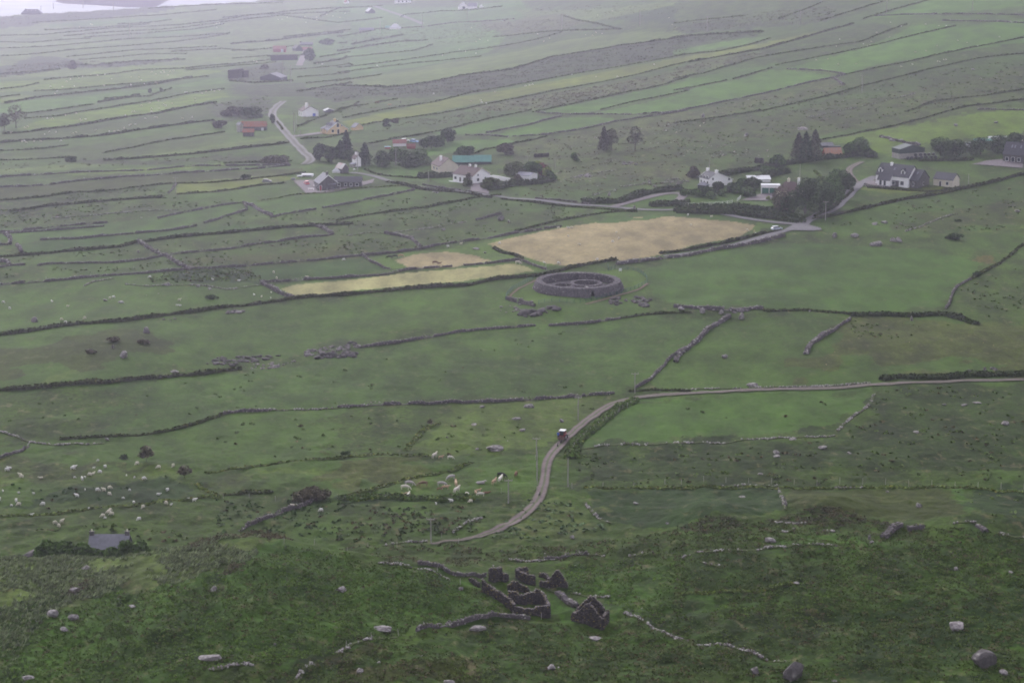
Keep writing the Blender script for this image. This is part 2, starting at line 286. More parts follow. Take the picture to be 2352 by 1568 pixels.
 ('stony','B900,150 1500,90 1700,150 1500,200 1100,250 1000,190',5), ('stony','B1300,1180 1900,1120 2352,1100 2352,1180 1700,1210',5),
 ('lush','B1950,1360 2200,1310 2270,1320 2270,1355 2050,1385',0), ('lush','C230,1350 400,1320 430,1340 380,1365 200,1370',0), ('lush','B620,1200 790,1190 900,1230 700,1240',0), ('lush','B300,1160 540,1110 640,1120 540,1160 520,1190 400,1180',0),
 ('fringe','A1860,770 2030,770 2040,800 1870,800',1), ('fringe','A2080,880 2160,870 2160,895 2060,900',.5), ('yel','C1250,1260 1950,1265 1850,1300 1400,1300',1.5),
 ('pas','C930,1500 1500,1350 2352,1190 2352,1567 F2352,60 1500,60 1000,40',4), ('rough2','C1600,1420 2352,1300 2352,1560 1500,1560',6), ('past','F1650,70 2352,10 2352,40 1660,85',1), ('dirt','F1990,210 2150,200 2150,250 2050,255',1),
 ('lush','B1900,1500 2352,1440 C0,1440 0,1450 B1900,1460 1700,1500',2), ('rough','B0,1400 1800,1400 1500,1530 0,1560',4), ('pas','B0,1390 500,1300 1000,1320 600,1380 0,1470',3),
]
def in_poly(X, Y, P):
    ins = np.zeros(X.shape, bool); n = len(P)
    for i in range(n):
        x0, y0 = P[i]; x1, y1 = P[i-1]
        if y0 == y1: continue
        c = ((y0 > Y) != (y1 > Y)) & (X < (x1-x0)*(Y-y0)/(y1-y0)+x0)
        ins ^= c
    return ins
def build_ground():
    tin = np.linspace(-.30, .30, 1180); out = .30+np.cumsum(np.geomspace(.002, .14, 26))
    t = np.r_[-out[::-1], tin, out]
    Y = 1/np.linspace(1/285., 1/4600., 1080); Y = np.r_[np.linspace(30, 278, 24), Y]
    T, YY = np.meshgrid(t, Y); X = T*YY; Z = ground_z(X, YY)
    col = np.zeros(X.shape+(4,)); base = np.array(COV['rough']); col[:] = base
    GS = np.array([.33, .42, .115, 1.0])
    n1 = fbm(X/60, YY/90, 61, 3)[..., None]; col[..., :] = col*(1-sm((n1-.45)*5))+np.array(COV['pas'])*sm((n1-.45)*5)
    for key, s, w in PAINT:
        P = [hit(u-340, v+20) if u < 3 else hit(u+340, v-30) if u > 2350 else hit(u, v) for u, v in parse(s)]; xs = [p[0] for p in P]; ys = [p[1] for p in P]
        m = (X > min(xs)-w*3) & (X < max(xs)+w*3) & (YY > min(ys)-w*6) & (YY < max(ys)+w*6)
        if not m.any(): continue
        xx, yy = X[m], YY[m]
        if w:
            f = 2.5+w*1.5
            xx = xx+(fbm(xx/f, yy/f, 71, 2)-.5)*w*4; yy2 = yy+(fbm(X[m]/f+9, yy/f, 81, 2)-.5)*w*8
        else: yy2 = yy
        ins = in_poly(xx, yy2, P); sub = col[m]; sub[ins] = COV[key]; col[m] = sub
    F = []
    nr, nc = X.shape; idx = np.arange(nr*nc).reshape(nr, nc)
    F = np.stack([idx[:-1, :-1], idx[:-1, 1:], idx[1:, 1:], idx[1:, :-1]], -1).reshape(-1, 4)
    V = np.stack([X, YY, Z], -1).reshape(-1, 3)
    m = bpy.data.materials.new('grassland'); m.use_nodes = True; t_ = m.node_tree; N = t_.nodes; L = t_.links; b = N['Principled BSDF']
    b.inputs['Roughness'].default_value = .95; b.inputs['Specular IOR Level'].default_value = .08
    at = N.new('ShaderNodeAttribute'); at.attribute_name = 'tint'
    tc = N.new('ShaderNodeTexCoord')
    def nz(sc, det, stretch=(1, 1, 1), rough=.6):
        mp = N.new('ShaderNodeMapping'); mp.inputs['Scale'].default_value = stretch; L.new(tc.outputs['Object'], mp.inputs[0])
        n = N.new('ShaderNodeTexNoise'); n.inputs['Scale'].default_value = sc; n.inputs['Detail'].default_value = det; n.inputs['Roughness'].default_value = rough
        L.new(mp.outputs[0], n.inputs[0]); return n.outputs[0]
    def mr(v, a, b_, c, d_):
        r = N.new('ShaderNodeMapRange'); L.new(v, r.inputs[0]); r.inputs[1].default_value = a; r.inputs[2].default_value = b_
        for i, q in ((3, c), (4, d_)):
            if isinstance(q, (int, float)): r.inputs[i].default_value = q
            else: L.new(q, r.inputs[i])
        return r.outputs[0]
    def mth(op, a, b_):
        n = N.new('ShaderNodeMath'); n.operation = op
        for i, q in enumerate((a, b_)):
            if isinstance(q, (int, float)): n.inputs[i].default_value = q
            else: L.new(q, n.inputs[i])
        return n.outputs[0]
    al = mth('ADD', mth('MULTIPLY', at.outputs['Alpha'], .8), .2)
    fine = mr(nz(.9, 6, (1, 1, 1), .7), .34, .66, mth('SUBTRACT', 1, mth('MULTIPLY', al, .62)), mth('ADD', 1, mth('MULTIPLY', al, .42)))
    med = mr(nz(.11, 5, (1, .45, 1)), .36, .64, mth('SUBTRACT', .85, mth('MULTIPLY', al, .34)), mth('ADD', 1.1, mth('MULTIPLY', al, .36)))
    big = mr(nz(.016, 4, (1, .6, 1)), .35, .65, .78, 1.2)
    lum = mth('MULTIPLY', mth('MULTIPLY', fine, med), big)
    vm = N.new('ShaderNodeVectorMath'); vm.operation = 'SCALE'; L.new(at.outputs['Color'], vm.inputs[0]); L.new(lum, vm.inputs['Scale'])
    fl = N.new('ShaderNodeMix'); fl.data_type = 'RGBA'; L.new(vm.outputs[0], fl.inputs[6]); fl.inputs[7].default_value = (.15, .125, .07, 1)
    L.new(mth('MULTIPLY', mr(nz(.35, 6, (1, .6, 1), .7), .56, .68, 0, 1), mth('MULTIPLY', al, .6)), fl.inputs[0])
    L.new(fl.outputs[2], b.inputs['Base Color'])
    bp = N.new('ShaderNodeBump'); bp.inputs['Strength'].default_value = .6; bp.inputs['Distance'].default_value = .35
    L.new(nz(1.1, 6), bp.inputs['Height']); L.new(bp.outputs[0], b.inputs['Normal'])
    o = mesh_np('ground', V, F, m, tint=(col*GS).reshape(-1, 4), smooth=True); o['kind'] = 'structure'
    return o
build_ground()
# sea and beach
sea_m = mat('sea_water', (.16, .18, .21), .65, .15, .02, spec=.08, bump=.3)
o = mesh_py('sea', [(-9000, 2200, -106), (9000, 2200, -106), (9000, 14000, -106), (-9000, 14000, -106)], [(0, 1, 2, 3)], sea_m); o['kind'] = 'structure'
def unp_z(u, v, z):
    dr = ray(u, v); t = (z-CAM_H)/dr[2]; return (dr[0]*t, dr[1]*t)
bz = -105.8
bp_ = [unp_z(*px('q', x, y), bz) for x, y in [(1050, 40), (1200, 72), (1600, 92), (2000, 115), (2352, 140), (2900, 150), (3300, -60), (2000, -150), (1100, -60)]]
o = mesh_py('beach', [(x, y, bz) for x, y in bp_], [tuple(range(len(bp_)))], mat('wet_sand', (.05, .045, .05), 1, .2, .01, spec=0)); o['kind'] = 'structure'
fo = [unp_z(*px('q', x, y), bz+.1) for x, y in [(1040, 50), (1200, 78), (1600, 98), (2000, 121), (2352, 146), (2352, 156), (2000, 134), (1600, 108), (1200, 88), (1040, 58)]]
o = mesh_py('surf', [(x, y, bz+.1) for x, y in fo], [tuple(range(len(fo)))], mat('foam', (.4, .4, .4), .9, .3, .05)); o['kind'] = 'structure'
# ---------------------------------------------------------------- roads and yards (structure)
def strip(name, pts, w, m, cross=5, step=None, lift=.10, profile=None, taper=None):
    P0, L = resample(pts, 4.0); k = np.ones(5)/5
    if len(P0) > 12:
        Q = np.c_[np.convolve(np.pad(P0[:, 0], 2, 'edge'), k, 'valid'), np.convolve(np.pad(P0[:, 1], 2, 'edge'), k, 'valid')]; Q[0] = P0[0]; Q[-1] = P0[-1]; P0 = Q
    P, L = resample(P0, step or 1.5)
    T = np.gradient(P, axis=0); T /= np.linalg.norm(T, axis=1)[:, None]; N = np.c_[-T[:, 1], T[:, 0]]
    s = np.linspace(-.5, .5, cross); ww = w*(.9+.25*noise(np.arange(len(P))/6, np.zeros(len(P)), 7))
    if taper: ww = ww*np.clip(.25+np.arange(len(P))/taper, 0, 1)
    XY = P[:, None]+N[:, None]*(s[None, :, None]*ww[:, None, None])
    Z = ground_z(XY[..., 0], XY[..., 1])+lift+XY[..., 1]*.00022
    V = np.concatenate([XY, Z[..., None]], -1).reshape(-1, 3)
    i = np.arange(len(P)*cross).reshape(len(P), cross); F = np.stack([i[:-1, :-1], i[:-1, 1:], i[1:, 1:], i[1:, :-1]], -1).reshape(-1, 4)
    if profile is not None:
        tt = np.array([profile[j] for j in range(cross)]); wv = (.85+.3*fbm(V[:, 0]/1.5, V[:, 1]/1.5, 88, 3))[:, None]
        o = mesh_np(name, V, F, m, tint=np.tile(tt, (len(P), 1))*wv, smooth=True)
    else: o = mesh_np(name, V, F, m, smooth=True)
    o['kind'] = 'structure'; return o
def sheet(name, s, m, lift=.12, n=None):
    P = hits(s); A = np.array(P); step = .8 if A[:, 1].mean() < 1200 else 1.5
    bmv = []; x0, y0 = A.min(0); x1, y1 = A.max(0)
    gx = np.arange(x0, x1+step, step); gy = np.arange(y0, y1+step, step); X, Y = np.meshgrid(gx, gy)
    ins = in_poly(X+.01, Y+.01, P); idx = -np.ones(X.shape, int)
    q = ins[:-1, :-1] & ins[1:, :-1] & ins[1:, 1:] & ins[:-1, 1:]
    i = np.arange(X.size).reshape(X.shape); F = np.stack([i[:-1, :-1][q], i[:-1, 1:][q], i[1:, 1:][q], i[1:, :-1][q]], -1)
    u, inv = np.unique(F, return_inverse=True); V = np.stack([X.ravel()[u], Y.ravel()[u]], -1)
    Z = ground_z(V[:, 0], V[:, 1])+lift+V[:, 1]*.00022
    o = mesh_np(name, np.c_[V, Z], inv.reshape(F.shape), m, smooth=True); o['kind'] = 'structure'; return o
M_TRACK = mat_attr('gravel_track', .95, .2, 1.5)
gv = (.125, .098, .10); gc = (.055, .075, .022); ge = (.065, .065, .04)
strip('farm_track', hits('H620,641 760,628 880,612 960,590 1080,545 1200,485 1290,420 1350,350 1382,270 1395,200 1400,110 1430,40 E1480,1500 1560,1410 1640,1345 1720,1285 1800,1225 1880,1180 1960,1160 2080,1147 2352,1138 F300,1122 700,1105 1000,1095 1400,1080 1800,1060 2352,1035 2600,1025'),
      2.35, M_TRACK, 7, taper=16, profile=[ge, gv, gv, gc, gv, gv, ge])
M_TAR = mat('tarmac', (.105, .10, .11), .9, .2, .8); M_TAR2 = mat('gravel_yard', (.13, .112, .12), .95, .2, 1.2)
strip('lane', hits('F860,18 740,48 660,66 560,92 480,118 400,140 300,165 150,190 0,205 E2200,212'), 3.2, M_TAR)
strip('road', hits('C860,1512 900,1482 1000,1440 1080,1400 1150,1335 1200,1280 1260,1232 1360,1190'), 4.4, M_TAR)
strip('side_track', hits('C1235,1235 1195,1195 1165,1150 1195,1115 1265,1092'), 2.6, M_TRACK, 7, profile=[ge, gv, gv, gc, gv, gv, ge])
strip('main_road', hits('A2352,1160 B195,1168 330,1212 430,1244 600,1262 800,1285 1000,1312 1300,1346 1500,1368 1700,1390 1860,1392 2050,1414 2352,1412 C300,1440 600,1495 850,1512'), 3.0, M_TAR)
strip('driveway', hits('B1860,1390 2000,1352 2150,1316 2280,1290 2325,1298 2335,1320 2290,1352'), 3.6, M_TAR2)
strip('winding_lane', hits('A1905,684 1875,705 1835,745 1828,785 1870,830 1905,880 1945,920 2000,985 2050,1030 2095,1068 2080,1095 2045,1106'), 4.6, M_TRACK, 7, profile=[(.12,.12,.10),(.15,.145,.15),(.115,.11,.11),(.07,.075,.05),(.115,.11,.11),(.15,.145,.15),(.12,.12,.10)])
strip('far_road', hits('B240,42 330,75 440,112 500,135 570,165'), 6, M_TAR)
strip('far_track', hits('A2062,335 2045,370 2020,420 2010,445'), 6, M_TAR2)
sheet('junction', 'C800,1505 860,1500 1000,1535 1005,1545 930,1556 760,1555 F730,40', M_TAR, .16)
sheet('bungalow_yard', 'A1965,1215 2110,1212 2140,1285 B0,1272 165,1225 250,1200 250,1235 0,1290 A2200,1300 2050,1304', M_TAR2)
sheet('bungalow_driveway', 'B905,1238 1000,1238 1015,1280 1030,1312 930,1290 880,1285', M_TAR2)
sheet('garage_yard', 'C585,1302 690,1302 640,1358 440,1348 500,1325', M_TAR2)
sheet('gravel_forecourt', 'C1975,1112 2100,1085 2240,1070 2352,1085 2352,1132 2150,1118', M_TAR2)
sheet('house_forecourt', 'A1960,915 2050,905 2160,890 2180,905 2080,915 1965,925', M_TAR2)
sheet('terrace', 'C1275,1225 1330,1215 1500,1240 1500,1255 1420,1262 1290,1245', M_TAR2)

M_PATH = mat('trodden_earth', (.13, .085, .065), .95, .3, 1.5)
strip('footpath', hits('a1990,285 1900,350 1750,405 1600,440 1450,490 1300,530 1150,570'), .9, M_PATH)
strip('footpath', hits('a100,505 160,440 270,360 400,285 490,240'), .7, M_PATH)
# ---------------------------------------------------------------- labels by place
ORD = ['first','second','third','fourth','fifth','sixth','seventh','eighth','ninth','tenth','eleventh','twelfth','thirteenth','fourteenth','fifteenth','sixteenth','seventeenth','eighteenth','nineteenth','twentieth']
TENS = {2:'twenty', 3:'thirty', 4:'forty'}
def ordinal(n):
    if n <= 20: return ORD[n-1]
    t, r = divmod(n, 10); return (TENS[t]+'-'+ORD[r-1]) if r else {3:'thirtieth', 4:'fortieth'}[t]
ROWS = [(60, 'in the haziest fields'), (110, 'below the white shore houses'), (190, 'near the red-roofed barns'), (300, 'level with the yellow house'), (400, 'beside the green-roofed barn'),
        (500, 'just below the roadside houses'), (600, 'near the mown fields'), (720, 'level with the stone ring fort'), (900, 'between ring fort and farm track'), (1050, 'level with the tractor'), (1230, 'level with the cattle herd'), (9999, 'around the roofless ruins')]
COLS = [(600, 'far left'), (1150, 'left of centre'), (1700, 'right of centre'), (9999, 'far right')]
def cell(u, v):
    r = next(i for i, q in enumerate(ROWS) if v < q[0]); c = next(i for i, q in enumerate(COLS) if u < q[0]); return r, c
PENDING = []   # (object, u, v, kind words, axis)
def place_label(o, u, v, words, axis='y'): PENDING.append((o, u, v, words, axis))
def flush_labels():
    by = {}
    for p in PENDING: by.setdefault((p[3],)+cell(p[1], p[2]), []).append(p)
    for (w, r, c), L in by.items():
        ax = L[0][4]; L.sort(key=lambda p: p[2] if ax == 'y' else p[1])
        for i, p in enumerate(L):
            if len(L) == 1: q = ''
            elif ax == 'y': q = ', '+(ordinal(i+1)+' from the top')
            else: q = ', '+(ordinal(i+1)+' from the left')
            p[0]['label'] = w+q+', '+ROWS[r][1]+', '+COLS[c][1]

# ---------------------------------------------------------------- walls and hedges
GREY = np.array([.145, .128, .137])
def stone_wall(pts, h, w, stone, white=.12, gap=0, seed=0, moss=0.0, name='stone_wall'):
    P, L = resample(pts, .5); P = wobble(P, .35, 9, seed)
    T = np.gradient(P, axis=0); T /= np.linalg.norm(T, axis=1)[:, None]; N = np.c_[-T[:, 1], T[:, 0]]
    dist = P[:, 1].mean(); st = max(stone, dist/2300)
    hh = h*(.4+1.2*fbm(np.arange(len(P))/9, np.full(len(P), seed+.5), 13, 3))
    keep = np.ones(len(P), bool)
    gap0 = gap or (.3 if name == 'stone_wall' else 0)
    if gap0: keep = fbm(np.arange(len(P))/7, np.full(len(P), seed+.1), 14, 2) > gap0
    parts = []
    if True:
        q = len(P); z = ground_z(P[:, 0], P[:, 1]); sec = [(-.5, -.4), (-.42, .8), (.42, .8), (.5, -.4)]
        V = np.stack([np.c_[P+N*(a*w), z+np.where(b > 0, np.where(keep & (gap < .3), hh*b, .14), b)] for a, b in sec], 1).reshape(-1, 3)
        i = np.arange(q*4).reshape(q, 4); F = np.concatenate([np.stack([i[:-1, k], i[1:, k], i[1:, k+1], i[:-1, k+1]], -1) for k in range(3)])
        parts.append((V, F, np.tile(GREY*.55 if gap < .3 else np.array([.045, .06, .018]), (len(V), 1))))
    n = int(L/st*max(1.4, h/st*1.7)*(1.3 if gap < .3 else .95)); u = RNG.uniform(0, len(P)-1, n); k = u.astype(int); u -= k
    k2 = np.minimum(k+1, len(P)-1); c = P[k]*(1-u[:, None])+P[k2]*u[:, None]; n_ok = keep[k]
    side = RNG.uniform(-.5, .5, n); f = RNG.uniform(.05, 1, n)**.8
    lean = 1-.35*f
    c = c+N[k]*(side*w*lean)[:, None]; z = ground_z(c[:, 0], c[:, 1])+f*hh[k]-st*.15
    if gap >= .3: z = ground_z(c[:, 0], c[:, 1])+st*.2+f*hh[k]*.5
    d = st*RNG.uniform(.55, 1.35, (n, 3)); d[:, 2] *= .7
    lum = RNG.uniform(.5, 1.35, n)[:, None]; colr = GREY*lum*np.array([1, .985, .98])
    wh = RNG.uniform(size=n) < white; colr[wh] = np.array([.30, .285, .28])*RNG.uniform(.7, 1.25, wh.sum())[:, None]
    mo = RNG.uniform(size=n) < moss; colr[mo] = np.array([.10, .11, .05])*RNG.uniform(.6, 1.4, mo.sum())[:, None]
    ok = n_ok | (RNG.uniform(size=n) < .2); parts.append(stones(np.c_[c, z][ok], d[ok], np.arctan2(T[k, 1], T[k, 0])[ok]+RNG.uniform(-.5, .5, ok.sum()), colr[ok]))
    V, F, Tn = join(parts); cx, cy = P.mean(0); cz = pz(cx, cy); V = V-np.array([cx, cy, cz])
    o = mesh_np(name, V, F, M_STONE, tint=Tn); o.location = (cx, cy, cz); return o
LEAFC = {'H': (.062, .082, .032), 'T': (.035, .052, .028), 'B': (.056, .068, .034), 'K': (.11, .155, .045), 'G': (.045, .068, .028), 'V': (.085, .145, .035)}
def hedge(pts, h, w, key, seed=0, clumpy=.5, name='hedgerow', dens=1.0):
    P, L = resample(pts, 1.0); P = wobble(P, .6, 14, seed)
    T = np.gradient(P, axis=0); T /= np.linalg.norm(T, axis=1)[:, None]; N = np.c_[-T[:, 1], T[:, 0]]
    dist = P[:, 1].mean(); s = .26+dist/3800.; col0 = np.array(LEAFC[key])*np.array((.80, .80, .58))*(1+.7*sm((dist-900)/900))  # far hedges get a lighter leaf tint, haze put into the colour
    fb = fbm(np.arange(len(P))/7, np.full(len(P), seed+.3), 15, 3); hh = h*np.clip(1+clumpy*2.6*(fb-.5), .25, 2.2)
    n = int(L*min(44, max(5, 2.6*(h+.3)*(w+.3)/s/s))*dens); k = RNG.integers(0, len(P), n); off = RNG.uniform(0, 1, n)
    a = RNG.uniform(0, math.pi, n); rr = RNG.uniform(.55, 1.05, n)
    c2 = P[k]+T[k]*off[:, None]+N[k]*(np.cos(a)*rr*w*.5*(.6+.5*hh[k]/h))[:, None]
    z = ground_z(c2[:, 0], c2[:, 1])+np.sin(a)*rr*hh[k]*.95
    cl = fbm(c2[:, 0]/2.2, c2[:, 1]/2.2, 19, 2)[:, None]
    colr = col0*(.45+1.1*cl)*RNG.uniform(.65, 1.4, (n, 1))*np.array([1, 1, 1]); br = RNG.uniform(size=n) < .12; colr[br] *= np.array([1.5, 1.05, 1.1])
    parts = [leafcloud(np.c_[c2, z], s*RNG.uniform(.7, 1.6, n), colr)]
    q = len(P); zz = ground_z(P[:, 0], P[:, 1]); sec = [(-.5, -.3), (-.38, .55), (.38, .55), (.5, -.3)]
    V = np.stack([np.c_[P+N*(x*w), zz+np.where(b > 0, hh*b, b)] for x, b in sec], 1).reshape(-1, 3)
    i = np.arange(q*4).reshape(q, 4); F = np.concatenate([np.stack([i[:-1, j], i[1:, j], i[1:, j+1], i[:-1, j+1]], -1) for j in range(3)])
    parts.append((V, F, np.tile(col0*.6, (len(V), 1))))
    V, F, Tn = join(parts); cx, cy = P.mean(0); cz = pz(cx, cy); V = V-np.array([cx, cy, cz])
    o = mesh_np(name, V, F, M_LEAF, tint=Tn); o.location = (cx, cy, cz); return o
